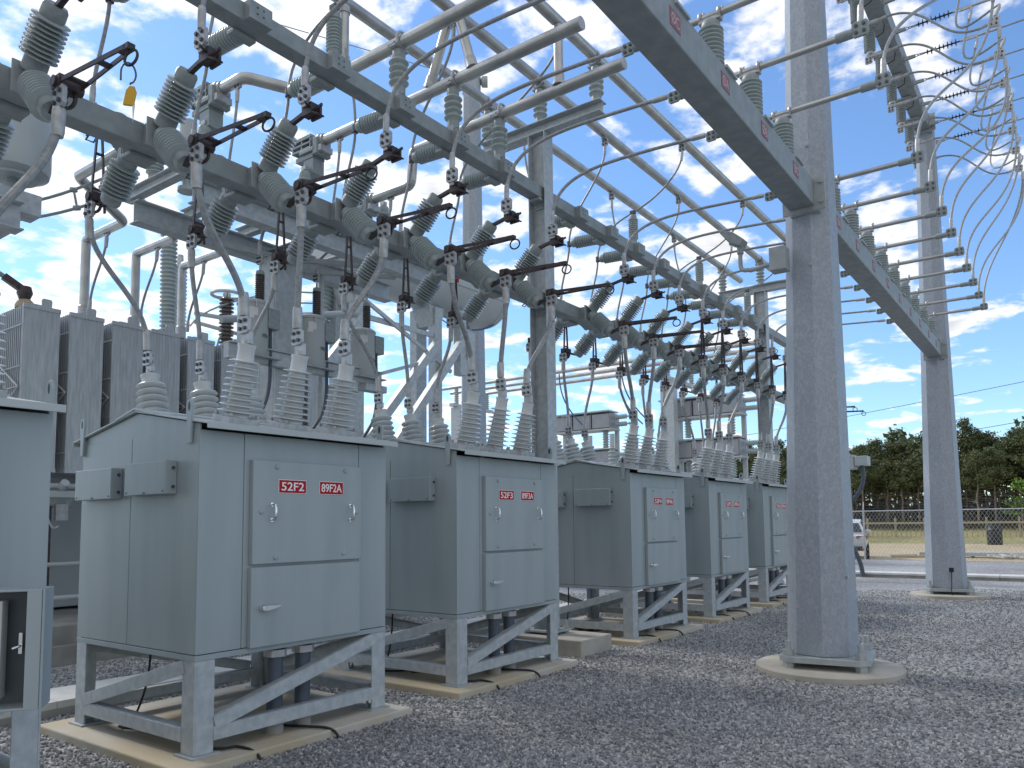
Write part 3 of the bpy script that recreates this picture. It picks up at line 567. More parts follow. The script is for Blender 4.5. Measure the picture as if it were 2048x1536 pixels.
# ------------------------------------------------------------------ disconnect switches on the lower beam
def switch(loc, label, closed, front=True):
    """V-mounted stick-operated disconnect; local frame: +y out of the beam, z from beam axis"""
    T = Thing('disconnect_switch', label, 'disconnect switch', loc, None)
    b = MB(); b.box(-.115, .075, -.003, .10, -.088, .075) if front else b.box(-.10, .10, -.04, .10, -.115, -.087)
    T.part('mount_bracket', b, 'beamg', False, bevel=.004)
    b = MB()
    b.prism([(.10, -.12), (.112, -.12), (.112, .09), (.10, .09)], (-.085, 0, 0), (0, 1, 0), (0, 0, 1), (.19, 0, 0))
    b.prism([(.112, .0), (.17, -.02), (.115, -.115)], (-.09, 0, 0), (0, 1, 0), (0, 0, 1), (.008, 0, 0)); b.prism([(.112, .0), (.17, .03), (.10, .10)], (-.09, 0, 0), (0, 1, 0), (0, 0, 1), (.008, 0, 0))
    T.part('base_plate', b, 'galvd', False, bevel=.002)
    k = .7071
    a1, e1 = insul(T, (0, .155, .035), (0, k*.98, k*1.02), .265, .056, .112, 9, .085, .085, .074, False)
    a2, e2 = insul(T, (0, .155, -.035), (0, k, -k), .265, .052, .112, 8, .085, .075, .074, False)
    yj = .69; sg = 1 if front else -1
    j = MB(); j.bar(e1-Vector((0, .03, .03)), (0, yj, e1.z+.02), .035, .03); j.box(-.035, .035, yj-.05, yj+.06, e1.z-.03, e1.z+.06)
    j.box(-.05, -.03, yj-.02, yj+.09, e1.z-.05, e1.z+.05); j.tube([(-.03, yj+.07, e1.z-.03), (-.03, yj+.13, e1.z-.06), (.03, yj+.13, e1.z-.06), (.03, yj+.07, e1.z-.03)], .008, 6); j.tube([(sg*.02, yj+.03, e1.z+.02), (sg*.1, yj+.07, e1.z+.02)], .01, 6); j.bar((0, yj+.05, e1.z+.0), (0, yj+.15, e1.z+.02), .014, .02)
    jo = T.part('jaw', j, 'bronze', False)
    p = MB(); p.bar((sg*.045, yj, e1.z+.03), (sg*.045, yj, e1.z+.15), .07, .012, (1, 0, 0)); pad4(p, (sg*.05, yj, e1.z+.125), (0, 1, 0), (0, 0, 1), (1, 0, 0), .066); T.part('terminal_pad', p, ['cast', 'bolt'], False)
    h = MB(); h.bar(e2-Vector((0, .02, 0)), (0, .66, e2.z+.07), .04, .03); h.box(-.07, .07, .60, .70, e2.z+.055, e2.z+.125); h.lathe((-.085, .645, e2.z+.09), (1, 0, 0), [(0, .034), (.02, .034), (.02, .02), (.15, .02), (.15, .034), (.17, .034)], 10); h.ring((-.02, .63, e2.z+.02), (1, .3, 0), .05, .012, 14, 6)
    T.part('hinge', h, 'bronze', False)
    p = MB(); p.bar((sg*.045, yj-.02, e2.z-.03), (sg*.045, yj-.02, e2.z+.07), .06, .012, (1, 0, 0)); pad4(p, (sg*.05, yj-.02, e2.z-.01), (0, 1, 0), (0, 0, 1), (1, 0, 0), .066); T.part('terminal_pad', p, ['cast', 'bolt'], False)
    H = Vector((0, .65, e2.z+.09)); ang = R(90+3) if not closed else 0
    dv = Vector((0, math.sin(ang), math.cos(ang))); nv = Vector((0, math.cos(ang), -math.sin(ang)))
    Lb = .70 if not closed else (e1.z+.02-H.z)
    bl = MB()
    if front:
        for s in (-1, 1): bl.bar(H+Vector((s*.062, 0, 0)), H+dv*Lb+Vector((s*.018, 0, 0)), .009, .028, nv if abs(nv.z) > .3 else (0, 1, 0))
        for f in (.16, .62, .92): bl.bar(H+dv*Lb*f-Vector((.062-.044*f, 0, 0)), H+dv*Lb*f+Vector((.062-.044*f, 0, 0)), .05, .012, nv if abs(nv.z) > .3 else (0, 1, 0))
        bl.bar(H+dv*(Lb-.04), H+dv*(Lb+.04), .042, .034, nv if abs(nv.z) > .3 else (0, 1, 0))
    else:
        for s in (-1, 1): bl.bar(H+Vector((s*.058, 0, -.1)), H+dv*Lb+Vector((s*.014, 0, 0)), .011, .026, (0, 1, 0))
        for f in (.12, .6): bl.bar(H+dv*Lb*f-Vector((.05-.04*f, 0, 0)), H+dv*Lb*f+Vector((.05-.04*f, 0, 0)), .02, .012, (0, 1, 0))
    bo = T.part('blade', bl, 'bronze', False)
    tip = H+dv*(Lb+.04); rg = MB()
    if front:
        if closed: c = tip+Vector((0, .08, .05)); rg.bar(tip, c-Vector((0, .04, .03)), .02, .03)
        else: c = tip+Vector((0, .0, -.065))
        rg.ring(c, (1, .25, .1), .046, .0075, 20, 6); T.part('pull_ring', rg, 'blackp', False, parent=bo)
    KIDS[label] = (e1, e2)
    return T, Vector((sg*.05, yj, e1.z+.20)), Vector((sg*.05, yj-.02, e2.z-.09)), tip
ZA = 4.485
PF = {}; PR = {}
first = {}
def front_switch(x, label, closed):
    key = closed
    if key not in first:
        T, j, h, tip = switch((x, 5.35, ZA), label, closed, True); T.o.rotation_euler.z = math.pi; first[key] = (T.o, j, h, tip); o = T.o
    else: o = clone(first[key][0], (x, 5.35, ZA), label, math.pi)
    _, j, h, tip = first[key]; o['group'] = 'front switches on the lower beam'
    f = lambda v: Vector((x-v.x, 5.35-v.y, ZA+v.z)); return f(j), f(h), f(tip)
def rear_switch(x, label):
    if 'r' not in first:
        T, j, h, tip = switch((x, 5.52, ZA), label, True, False); first['r'] = (T.o, j, h, tip); o = T.o
    else: o = clone(first['r'][0], (x, 5.52, ZA), label)
    _, j, h, tip = first['r']; o['group'] = 'rear switches under the lower beam'
    f = lambda v: Vector((x+v.x, 5.52+v.y, ZA+v.z)); return f(j), f(h), f(tip)
OFF = (-.873, 0, .873)
for c, xc in enumerate(XB):
    for k in range(3):
        x = xc+OFF[k]; clo = c >= 4
        PF[c, k] = front_switch(x, f"{'closed' if clo else 'open'} front disconnect switch, {ORD[k]} of three above cabinet {WHO[c]}", clo)
        PR[c, k] = rear_switch(x, f'closed rear disconnect switch, {ORD[k]} of three behind cabinet {WHO[c]}')
for k, x in enumerate((18.62, 19.5)): front_switch(x, f'open switch beyond the far column, {("left", "right")[k]} of two at the pole edge', False)

# yellow grounding tag hanging on the first open blade
tp = PF[0, 2][2]
T = Thing('hanging_tag', 'yellow tag on a wire hook hanging from the leftmost open blade', 'safety tag', (tp.x, tp.y, tp.z-.45))
hk = MB(); c = Vector((tp.x, tp.y, tp.z-.135)); K_ = .68
def tv(x, y, z): return c+Vector((x, y, z))*K_
hk.tube(bez(tv(-.03, .02, .05), (.02, -.02, .02), tv(.03, -.01, -.07), (.02, 0, .05), 10)+bez(tv(.03, -.01, -.07), (-.014, 0, -.04), tv(0, 0, -.12), (0, 0, .02), 6)[1:], .005, 6)
hk.tube(bez(tv(-.03, .02, .05), (-.02, .02, -.02), tv(-.06, .03, -.10), (0, 0, .05), 10), .005, 6); T.part('wire_hook', hk, 'bolt')
tg = MB(); tg.prism([(k[0]*K_, k[1]*K_) for k in ((-.038, 0), (.038, 0), (.038, .12), (.018, .16), (-.018, .16), (-.038, .12))], tv(-.012, 0, -.29), (.8, -.6, 0), (.12, -.1, .98), (.01, .013, 0)); T.part('tag_plate', tg, 'yellow', bevel=.002)
tg = MB(); tg.prism([(-.007, 0), (.008, 0), (.002, -.11)], tv(.02, -.02, -.27), (.8, -.6, 0), (.03, 0, 1), (.003, .004, 0)); T.part('paper_strip', tg, 'lbl')

# ------------------------------------------------------------------ upper beam: box brackets, strut insulators
ST = {}
def strut(x, label):
    T = Thing('strut_insulator', label, 'strut insulator', (x, 5.52, 5.89), 'strut insulators on the upper beam')
    b = MB(); b.box(-.135, .085, -.255, -.17, -.085, .075); b.lathe((-.06, -.255, .03), (0, -1, 0), [(0, .009), (.003, .009)], 8, 1); b.lathe((.0, -.255, .03), (0, -1, 0), [(0, .009), (.003, .009)], 8, 1); b.lathe((-.06, -.255, -.025), (0, -1, 0), [(0, .009), (.003, .009)], 8, 1); b.lathe((0, -.255, -.025), (0, -1, 0), [(0, .009), (.003, .009)], 8, 1)
    T.part('box_bracket', b, ['beamg', 'dark'], False, bevel=.005)
    b = MB(); b.box(-.135, .085, -.03, .065, -.115, -.083); b.box(-.1, .1, .0, .012, -.082, .075); T.part('back_bracket', b, 'cap', False, bevel=.003)
    o, e = insul(T, (0, .02, -.02), (0, 1, .06), .36, .055, .09, 9, .06, .07, .064, False)
    b = MB(); b.bar(e, e+Vector((0, .05, .0)), .05, .05); b.lathe(e+Vector((0, .05, -.04)), (0, 0, 1), [(0, .034), (.08, .034)], 10); T.part('cable_clamp', b, 'bolt', False)
    return T.o, e+Vector((0, .05, 0))
s0 = None
for c, xc in enumerate(XB):
    for k in range(3):
        x = xc+OFF[k]; lb = f'grey strut insulator behind the upper beam, {ORD[k]} of three over cabinet {WHO[c]}'
        if s0 is None: s0, se = strut(x, lb)
        else: clone(s0, (x, 5.52, 5.89), lb)
        ST[c, k] = Vector((x, 5.52, 5.89))+se

# post insulators
def post(name, x, y, z, L, rc, rs, n, label, group, clamp, rb=None, pr=.068, rnd=False, capn=.06):
    T = Thing(name, label, 'post insulator', (x, y, z), group)
    o, e = insul(T, (0, 0, 0), (0, 0, 1), L, rc, rs, n, capn, capn, rc*1.02, False, rnd)
    b = MB()
    if clamp == 'pipeY' or clamp == 'pipeX':
        u = Vector((0, 1, 0)) if clamp == 'pipeY' else Vector((1, 0, 0)); v = Vector((0, 0, 1)).cross(u)
        b.bar(e-v*.10+Vector((0, 0, .012)), e+v*.10+Vector((0, 0, .012)), .09, .022)
        b.ring(e+Vector((0, 0, .025+pr))-u*.055, u, pr+.012, .016, 22, 6); b.bar(e+v*.09+Vector((0, 0, .02))+u*.03, e+v*.05+Vector((0, 0, .075))+u*.03, .07, .03); b.bar(e-v*.09+Vector((0, 0, .02))+u*.03, e-v*.05+Vector((0, 0, .075))+u*.03, .07, .03)
    elif clamp == 'rod':
        b.bar(e+Vector((0, -.09, .014)), e+Vector((0, .09, .014)), .07, .028)
        for s in (-1, 1):
            b.ring(e+Vector((0, s*.08, .028+pr)), (0, 1, 0), pr+.012, .014, 16, 6); b.lathe(e+Vector((.055, s*.08, .06+pr)), (0, 0, 1), [(0, .014), (.05, .014)], 6, smooth=False)
    else:
        b.lathe(e, (0, 0, 1), [(0, .03), (.03, .03)], 10); b.bar(e+Vector((0, -.04, .045)), e+Vector((0, .04, .045)), .06, .05)
    T.part('bus_clamp', b, 'cast' if clamp != 'cable' else 'bolt', False, parent=None)
    return T.o, e
CA = {}
cp = None
PY = {0: 6.29, 1: 5.42, 2: 4.57}; PZ = 7.452
for i, xx in enumerate(XC[:3]):
    for j in range(3):
        lb = f"grey post insulator on the {('near left', 'middle', 'far')[i]} column's cross arm, under {('rear', 'centre', 'front')[j]} tube"
        if cp is None: cp, _ = post('post_insulator', xx, PY[j], 6.865, .30, .062, .095, 4, lb, 'post insulators on the cross arms', 'pipeX', rnd=True, capn=.085)
        else: clone(cp, (xx, PY[j], 6.865), lb)
# X bus tubes
for j in range(3):
    mb = MB(); mb.cyl((-3, PY[j], PZ), ((18.0, 17.6, 19.9)[j], PY[j], PZ), .068, n=20)
    single('bus_tube', mb, 'alu', f"long aluminium bus tube running along the row, {('rear', 'centre', 'front')[j]} of three", 'bus tube', 'long overhead bus tubes')
# Y bus tubes over the near bay
QX = [5.48, 6.345, 7.205]; QZ = 6.625
qp = None
for i, xx in enumerate(QX):
    lb = f"grey post insulator on the upper beam holding the {('left', 'middle', 'right')[i]} short cross bus tube"
    if qp is None: qp, _ = post('post_insulator', xx, 5.44, 6.06, .29, .068, .105, 4, lb, 'post insulators on the upper beam', 'pipeY', rnd=True, capn=.10)
    else: clone(qp, (xx, 5.44, 6.06), lb)
    b = MB(); b.box(xx-.10, xx+.10, 5.36, 5.52, 5.974, 5.99); b.box(xx-.10, xx-.085, 5.36, 5.52, 5.99, 6.055); b.box(xx-.083, xx+.1, 5.38, 5.5, 6.043, 6.057); b.box(xx+.085, xx+.1, 5.36, 5.52, 5.99, 6.042)
    single('saddle_bracket', b, 'galvd', f"saddle bracket under the {('left', 'middle', 'right')[i]} cross bus tube's insulator", 'bracket', 'saddle brackets on the upper beam')
def elbow(pts, r=.12, n=5):
    o = [Vector(pts[0])]
    for i in range(1, len(pts)-1):
        a, b, c = Vector(pts[i-1]), Vector(pts[i]), Vector(pts[i+1]); p = b+(a-b).normalized()*r; q = b+(c-b).normalized()*r
        o += [p*(1-t)**2+b*2*t*(1-t)+q*t*t for t in [k/n for k in range(n+1)]]
    return o+[Vector(pts[-1])]
for i, pts in enumerate(([(5.48, 3.3, QZ), (5.48, 6.95, QZ), (4.86, 7.24, QZ), (4.86, 7.80, QZ)], [(6.345, 3.74, QZ), (6.345, 7.83, QZ)], [(7.205, 3.72, QZ), (7.205, 6.88, QZ-.03), (7.205, 6.92, 6.13), (7.205, 7.62, 6.13)])):
    T = Thing('cross_bus_tube', ('cross bus tube with a sideways jog, leftmost of the three over the upper beam', 'straight cross bus tube with capped free end, middle of the three', 'cross bus tube with a down elbow at its rear end, right of the three')[i], 'bus tube', (QX[i], 5.44, QZ), 'short cross bus tubes')
    mb = MB(); mb.tube(elbow(pts, .09), .066, 20); T.part('tube', mb, 'alu')
    mb = MB(); mb.lathe((pts[0][0], pts[0][1]+.02, QZ), (0, -1, 0), [(0, .0675), (.022, .0675), (.026, .06)], 20); T.part('end_cap', mb, 'cast')
    # riser up to the long tubes
    x = QX[i]; rs = []
    y = (6.29, 5.42, 4.57)[i]
    if i == 1: rs = [((x, 5.82, QZ), (x, 5.48, PZ)), ((x, 5.14, QZ), (x, 5.38, PZ))]
    else: rs = [((x, y, QZ), (x, y, PZ))]
    for a, b in rs:
        a, b = Vector(a), Vector(b); d = (b-a).normalized(); m2 = MB(); m2.cyl(a+d*.06, b-d*.055, .055, n=18); ro = T.part('riser', m2, 'alu')
        m2 = MB(); m2.lathe(a+d*.052, d, [(0, .075), (.03, .068), (.13, .066)], 18); T.part('riser_sleeve', m2, 'cast', parent=ro)
        m2 = MB(); m2.lathe(b-d*.14, d, [(0, .066), (.08, .066)], 18); T.part('riser_sleeve', m2, 'cast', parent=ro)

# small posts on the upper beam holding the front-bus drops
sp = None; VP = {}
for c, xc in enumerate(XB):
    if c == 2: continue
    x = xc+OFF[2]+.03; lb = f'slim post insulator with cable clamp on the upper beam above cabinet {WHO[c]}'
    if sp is None: sp, e = post('cable_post', x, 5.44, 6.03, .34, .055, .077, 10, lb, 'slim cable posts on the upper beam', 'cable'); VE = e
    else: clone(sp, (x, 5.44, 6.03), lb)
    b = MB(); b.box(x-.09, x+.09, 5.36, 5.52, 5.974, 5.985); b.box(x-.09, x-.078, 5.37, 5.51, 5.985, 6.028); b.box(x-.077, x+.09, 5.38, 5.5, 6.016, 6.028)
    single('saddle_bracket', b, 'galvd', f'saddle bracket under the slim cable post above cabinet {WHO[c]}', 'bracket', 'saddle brackets on the upper beam')
    VP[c] = Vector((x, 5.44, 6.03))+VE+Vector((0, 0, .045))

# ------------------------------------------------------------------ cables around the breakers
rod_x = lambda n: (7.59-.935*(8-n)) if n < 9 else 9.49+.955*(n-9)
ROD = {}
for c, xc in enumerate(XB):
    F, Rr = TOPS[c]['F'], TOPS[c]['R']
    for k in range(3):
        w = f'{ORD[k]} of three, cabinet {WHO[c]}'
        j, h, tip = PF[c, k]; a = Vector(F[k])
        drop = (a-h).length
        cable('drop_cable', bez(h, (0, 0, -.45*drop), a, (0, 0, .34*drop), 22), .0255, f'thick front cable from switch down to bushing, {w}', 'cable', 'front drop cables', lugL=.17)
        j2, h2, tip2 = PR[c, k]; a = Vector(Rr[k]); drop = (a-h2).length
        cable('drop_cable', bez(h2, (0, 0, -.36*drop), a, (0, 0, .42*drop), 22), .021, f'rear cable from switch down to bushing, {w}', 'cable', 'rear drop cables', lugL=.17)
        # jaw to the bus rod on the pole beam
        n = c*3+k; xr = rod_x(n); e = Vector((xr, 2.93, 5.73)); ROD[n] = xr
        cable('feeder_cable', bez(j, (0, 0, .62), e+Vector((0, .06, 0)), (0, 1.25, .06), 26), .0185, f'long arching cable from switch to bus rod, {w}', 'cable', 'arching feeder cables', lugL=.16)
        # drop from the long bus tubes to the rear switch
        x = xc+OFF[k]; s = ST[c, k]; top = Vector((x+.0, PY[k], PZ-.21)); jt = j2
        if k == 2 and c in VP:
            v = VP[c]; p1 = bez(top, (0, 0, -.28), v, (0, -.45, .12), 12); p2 = bez(v, (0, .22, -.06), s, (0, .0, .42), 10); pts = p1+p2[1:]
        else: pts = bez(top, (0, 0, -.5), s, (0, 0, .55), 16)
        pts = pts+bez(s, (0, 0, -.3), jt+Vector((0, 0, .02)), (0, 0, .3), 8)[1:]
        o = cable('tap_cable', pts, .0155, f'thin tap cable, bus tube to rear switch, {w}', 'cable', 'tap cables from the long bus tubes', lugL=.13)
        m2 = MB(); loc = tuple(o.location); pad4(m2, top+Vector((0, 0, .075)), (0, 1, 0), (0, 0, 1), (1, 0, 0), .05); m2.bar(top+Vector((-.05, 0, .134)), top+Vector((.05, 0, .134)), .07, .02); build('tap_pad', m2, ['cast', 'bolt'], o, loc)

# ------------------------------------------------------------------ pole beam: posts and rods
rp = None
for n in range(18):
    xr = rod_x(n); bay = n >= 9; q = n-9 if bay else n
    who = f"{('first', 'second', 'third', 'fourth', 'fifth', 'sixth', 'seventh', 'eighth', 'ninth')[q]} of the {'far' if bay else 'near'} bay"
    lb = f'grey post insulator on the lower pole beam, {who}'
    z = 5.197
    if rp is None: rp, re = post('post_insulator', xr, 2.17, z, .32, .075, .10, 9, lb, 'post insulators on the lower pole beam', 'rod', pr=.028, capn=.06)
    else: clone(rp, (xr, 2.17, z), lb)
    T = Thing('bus_rod', f'slim aluminium bus rod across the lower pole beam, {who}', 'bus rod', (xr, 2.17, 5.72), 'slim bus rods')
    zr = z+re.z+.028+.028; m2 = MB(); m2.cyl((xr, 1.40, zr), (xr, 2.78, zr), .028, n=14); T.part('rod', m2, 'alu')
    m2 = MB(); m2.lathe((xr, 1.43, zr), (0, -1, 0), [(0, .04), (.13, .04), (.14, .03)], 12); pad4(m2, (xr-.012, 1.235, zr+.01), (0, 1, 0), (0, 0, 1), (1, 0, 0), .065); T.part('end_terminal', m2, ['cap', 'bolt'])
    m2 = MB(); m2.lathe((xr, 2.73, zr), (0, 1, 0), [(0, .04), (.12, .04), (.13, .03)], 12); pad4(m2, (xr-.012, 2.905, zr), (0, 1, 0), (0, 0, 1), (1, 0, 0), .055); T.part('end_terminal', m2, ['cap', 'bolt'])
    b = MB(); b.box(xr-.07, xr+.16, 2.02, 2.045, z-.02, z+.002); b.box(xr-.09, xr+.09, 2.05, 2.29, z-.003, z+.002); single('foot_plate', b, 'galvd', f'foot plate under the post insulator, {who}', 'bracket', 'foot plates on the lower pole beam')
    # phase plate on the beam face
    ph = 'ABC'[n % 3] if not bay else 'ABC'[q % 3]
    xs = xr+(-.07 if not bay else -.3)
    p = MB(); p.box(xs-.085, xs+.085, 2.036, 2.0395, 4.985, 5.115); po = single('phase_plate', p, 'redf', f'faded red phase plate on the pole beam face, {who}', 'phase sign', 'phase plates on the lower pole beam')
    text('\u00d8'+ph, .085, 'ltrf', po, (xs, 2.0355, 5.05), (1, 0, 0), (0, 0, 1), tuple(po.location), wide=.13)

# ------------------------------------------------------------------ line end: arresters, strain insulators, jumpers
at = None; st = None
for k in range(8):
    n = 9+k; xr = rod_x(n); xa = 12.29+.935*(k-1.0) if False else 11.355+.935*k
    who = f"{('first', 'second', 'third', 'fourth', 'fifth', 'sixth', 'seventh', 'eighth')[k]} from left, top pole beam"
    if at is None:
        T = Thing('surge_arrester', 'grey ribbed surge arrester, '+who, 'surge arrester', (xa, 2.33, 9.70), 'surge arresters under the top pole beam')
        b = MB(); b.box(-.11, .11, -.2, .12, .0, .034); b.box(-.06, .06, -.10, .10, -.03, 0); b.prism([(0, 0), (.14, 0), (.1, -.07), (.02, -.06)], (-.06, .10, .03), (0, 1, 0), (0, 0, 1), (.015, 0, 0)); T.part('hanger_plate', b, 'galvd', False)
        o, e = insul(T, (0, 0, -.03), (0, 0, -1), .36, .06, .088, 9, .02, .05, .055, False, mats=('cap', 'cast'))
        b = MB(); b.box(-.035, .035, -.02, .05, e.z-.12, e.z); pad4(b, (-.02, .02, e.z-.10), (0, 1, 0), (0, 0, 1), (1, 0, 0), .055); b.bar((0, 0, e.z-.03), (0, -.30, e.z-.03), .05, .04); T.part('line_terminal', b, ['cast', 'bolt'], False)
        b = MB(); b.tube([(.05, .0, -.0), (.06, -.02, -.12), (.09, -.10, -.14), (.09, -.2, -.10), (.09, -.22, .02)], .008, 6); T.part('ground_lead', b, 'black', False)
        at = T.o; ae = Vector((0, -.30, e.z-.03))
    else: clone(at, (xa, 2.33, 9.70), 'grey ribbed surge arrester, '+who)
    A = Vector((xa, 2.33, 9.70))+ae
    xs = xa+.55
    if st is None:
        T = Thing('strain_insulator', 'black polymer strain insulator, '+who, 'strain insulator', (xs, 2.035, 9.80), 'strain insulators on the top pole beam')
        b = MB()
        for s in (-.02, .02): b.prism([(0, -.03), (.17, -.022), (.17, .022), (0, .03)], (s-.004, 0, 0), (0, -1, 0), (0, 0, 1), (.008, 0, 0))
        b.box(-.05, .05, -.012, 0, -.05, .05); b.ring((0, -.19, 0), (1, 0, 0), .022, .008, 12, 6); b.ring((0, -.235, 0), (0, 0, 1), .025, .008, 12, 6); b.cyl((0, -.25, 0), (0, -.32, 0), .018)
        T.part('shackle', b, 'galvd', False)
        b = MB(); pr = [(0, .012)]
        for i in range(8): z = .03+i*.062; r_ = .062 if i % 2 else .045; pr += [(z, .013), (z+.012, r_), (z+.018, r_), (z+.026, .013)]
        pr.append((.54, .012)); b.lathe((0, -.32, 0), (0, -1, 0), pr, 14); T.part('sheds', b, 'blackp', False)
        b = MB(); b.cyl((0, -.86, 0), (0, -.93, 0), .018); b.ring((0, -.95, 0), (1, 0, 0), .024, .008, 12, 6); b.bar((0, -.96, 0), (0, -1.12, 0), .03, .05); b.cyl((0, -1.12, 0), (0, -1.42, 0), .021); b.tube([(0, -1.12, -.02), (0, -1.10, -.10)], .02, 8); T.part('dead_end_clamp', b, 'cast', False)
        st = T.o
    else: clone(st, (xs, 2.035, 9.80), 'black polymer strain insulator, '+who)
    m2 = MB(); m2.tube([(xs, .62, 9.80), (xs, -6, 9.95), (xs, -16, 10.5), (xs, -30, 11.6)], .0135, 6); single('line_conductor', m2, 'cable', 'overhead line conductor leaving to the right, '+who, 'line conductor', 'line conductors')
    Pp = Vector((xr if n < 9 else xa, .56, 8.57)); Pp.x = xa
    w = Vector((random.uniform(-.04, .04), random.uniform(-.04, .04), random.uniform(-.05, .05)))
    T = Thing('terminal_plate', f'four-bolt jumper terminal plate, {who}', 'terminal plate', tuple(Pp), 'jumper terminal plates')
    b = MB(); pad4(b, (0, 0, 0), (0, 1, .12), (0, -.12, 1), (1, 0, 0), .068, .016); T.part('plate', b, ['cast', 'bolt'], False)
    cable('jumper_cable', bez(A+Vector((0, 0, .0)), (0, -.75, .10), Pp+Vector((0, .09, -.01)), (0, .55, -.12)+w if False else Vector((0, .62, -.16))+w, 22), .0165, f'jumper cable from arrester to terminal plate, {who}', 'cable', 'jumper cables at the line end', lugL=.13)
    cable('jumper_cable', bez((xs, .92, 9.70), (.0, .06, -.45), Pp+Vector((.02, -.0, .09)), Vector((0, -.02, .35))+w, 8)[:0] + bez((xs, .93, 9.69), (-.02, .14, -.55), (xa+.2, .75, 8.80), (.1, .42, -.12), 14)+bez((xa+.2, .75, 8.80), (-.06, -.26, .08), Pp+Vector((0, -.02, .09)), (0, -.12, .22), 10)[1:], .0165, f'looped jumper cable from dead end clamp to terminal plate, {who}', 'cable', 'jumper cables at the line end', lugL=.13)
for n in range(6, 18):
    xr = rod_x(n); k = min(max(n-9, -3), 7); xa = 11.355+.935*(n-9) if n < 17 else 11.355+.935*7
    q = n-9 if n >= 9 else n; who = f"{('first', 'second', 'third', 'fourth', 'fifth', 'sixth', 'seventh', 'eighth', 'ninth')[q]} rod of the {'far' if n >= 9 else 'near'} bay"
    w = Vector((0, random.uniform(-.2, .2), random.uniform(-.2, .2)))
    cable('riser_cable', bez((xr, 1.235, 5.765), (0, 0, .95), (xa, .50, 8.47 if n >= 9 else 8.9), Vector((0, .05, -1.35))+w, 26), .0175, f'sweeping riser cable up from the {who}', 'cable', 'sweeping riser cables', lugL=.17)

# flood lamp on the near pole
T = Thing('flood_lamp', 'grey flood lamp on a bent pipe beside the near big pole', 'flood lamp', (8.15, 2.45, 4.38))
b = MB(); b.box(8.05, 8.22, 2.33, 2.50, 4.27, 4.52); T.part('junction_box', b, 'galvd', bevel=.006)
b = MB(); b.tube(bez((8.15, 2.50, 4.37), (0, .1, 0), (8.18, 2.74, 4.36), (0, -.05, 0), 4)+bez((8.18, 2.76, 4.37), (0, .10, .0), (8.2, 2.86, 4.52), (0, 0, -.10), 6)+[Vector((8.2, 2.855, 4.60))], .024, 10); T.part('bent_arm', b, 'galvd')
b = MB(); b.lathe((8.2, 2.855, 4.57), (0, 0, 1), [(0, .036), (.11, .036)], 12); b.prism([(-.03, -.04), (.10, -.05), (.27, .02), (.27, .05), (.12, .075), (-.03, .045)], (8.12, 2.84, 4.69), (0, .86, .5), (0, -.5, .86), (.16, 0, 0)); T.part('lamp_head', b, 'cap', bevel=.008)

# ------------------------------------------------------------------ transformer behind the row
T = Thing('power_transformer', 'large power transformer with a row of galvanised radiators behind the cabinets', 'transformer', (6, 11.5, .55))
b = MB(); b.box(3.3, 9.6, 11.35, 13.6, .62, 4.05); b.box(3.2, 9.7, 11.3, 13.7, 4.05, 4.12); b.box(3.0, 9.9, 11.2, 13.8, .56, .66); b.box(8.4, 9.35, 10.3, 11.3, 3.3, 4.0); b.box(8.36, 9.4, 10.28, 11.32, 4.0, 4.04)
T.part('tank', b, 'tank', bevel=.01)
for i in range(9):
    x0 = 3.80+.526*i; x1 = x0+.412
    b = MB(); n = 21
    for k in range(n):
        y = 10.0+k*.055; b.box(x0+(0 if k in (0, n-1) else .012), x1-(0 if k in (0, n-1) else .012), y, y+.014, 2.31, 4.30)
    for k in range(9): b.box(x0+.018+k*.044, x0+.036+k*.044, 9.9975, 9.9995, 2.36, 4.26)
    b.box(x0+.1, x1-.1, 10.02, 11.3, 4.302, 4.33); b.box(x0-.003, x1+.003, 9.988, 10.02, 4.262, 4.312); b.box(x0-.003, x1+.003, 9.988, 10.02, 2.30, 2.345)
    ra = T.part('radiator', b, 'radg')
    b = MB(); b.prism([(-.055, 0), (.055, 0), (.06, .10), (.045, .12), (-.045, .12), (-.06, .10)], (x0+.27, 10.03, 4.30), (1, 0, 0), (0, 0, 1), (0, .012, 0)); T.part('lifting_eye', b, 'radg', parent=ra)
    b = MB()
    for z in (2.55, 3.05, 3.55, 4.05): b.tube([(x0-.012, 10.0, z), (x0-.012, 11.1, z)], .008, 5)
    b.tube([(x0-.02, 10.02, 3.3), (x0-.02, 10.55, 3.6)], .012, 5); b.tube([(x0-.02, 10.02, 3.3), (x0-.02, 10.55, 3.0)], .012, 5); b.tube([(x0-.02, 10.02, 3.3), (x0-.02, 11.1, 3.3)], .01, 5)
    T.part('tie_bars', b, 'galv', parent=ra)
# lower fittings seen in the gap at the left
b = MB(); b.box(3.9, 4.5, 10.0, 11.2, 2.0, 2.08); b.cyl((3.4, 10.05, 2.14), (4.6, 10.05, 2.14), .035); b.cyl((3.4, 9.9, 1.19), (4.6, 9.9, 1.19), .028); b.cyl((3.4, 9.75, .80), (4.6, 9.75, .80), .032); b.cyl((4.32, 10.05, 2.12), (4.32, 9.95, 2.18), .05); T.part('cooling_pipes', b, 'tank')
for x in (3.95, 4.38):
    f = MB(); f.lathe((x, 10.4, 1.9), (0, 0, 1), [(0, .20), (.10, .23), (.12, .23)], 20)
    fo = T.part('cooling_fan', f, 'tank'); f = MB()
    for r_ in (.05, .10, .15, .20): f.ring((x, 10.4, 1.895), (0, 0, 1), r_, .006, 20, 5)
    f.box(x-.07, x+.07, 10.15, 10.2, 1.72, 1.92); T.part('fan_guard', f, 'cast', parent=fo)
b = MB(); b.box(3.85, 4.12, 10.35, 10.9, .98, 1.85); b.box(3.84, 4.13, 10.33, 10.35, .97, 1.86); cb = T.part('control_box', b, 'tank', bevel=.01)
b = MB()
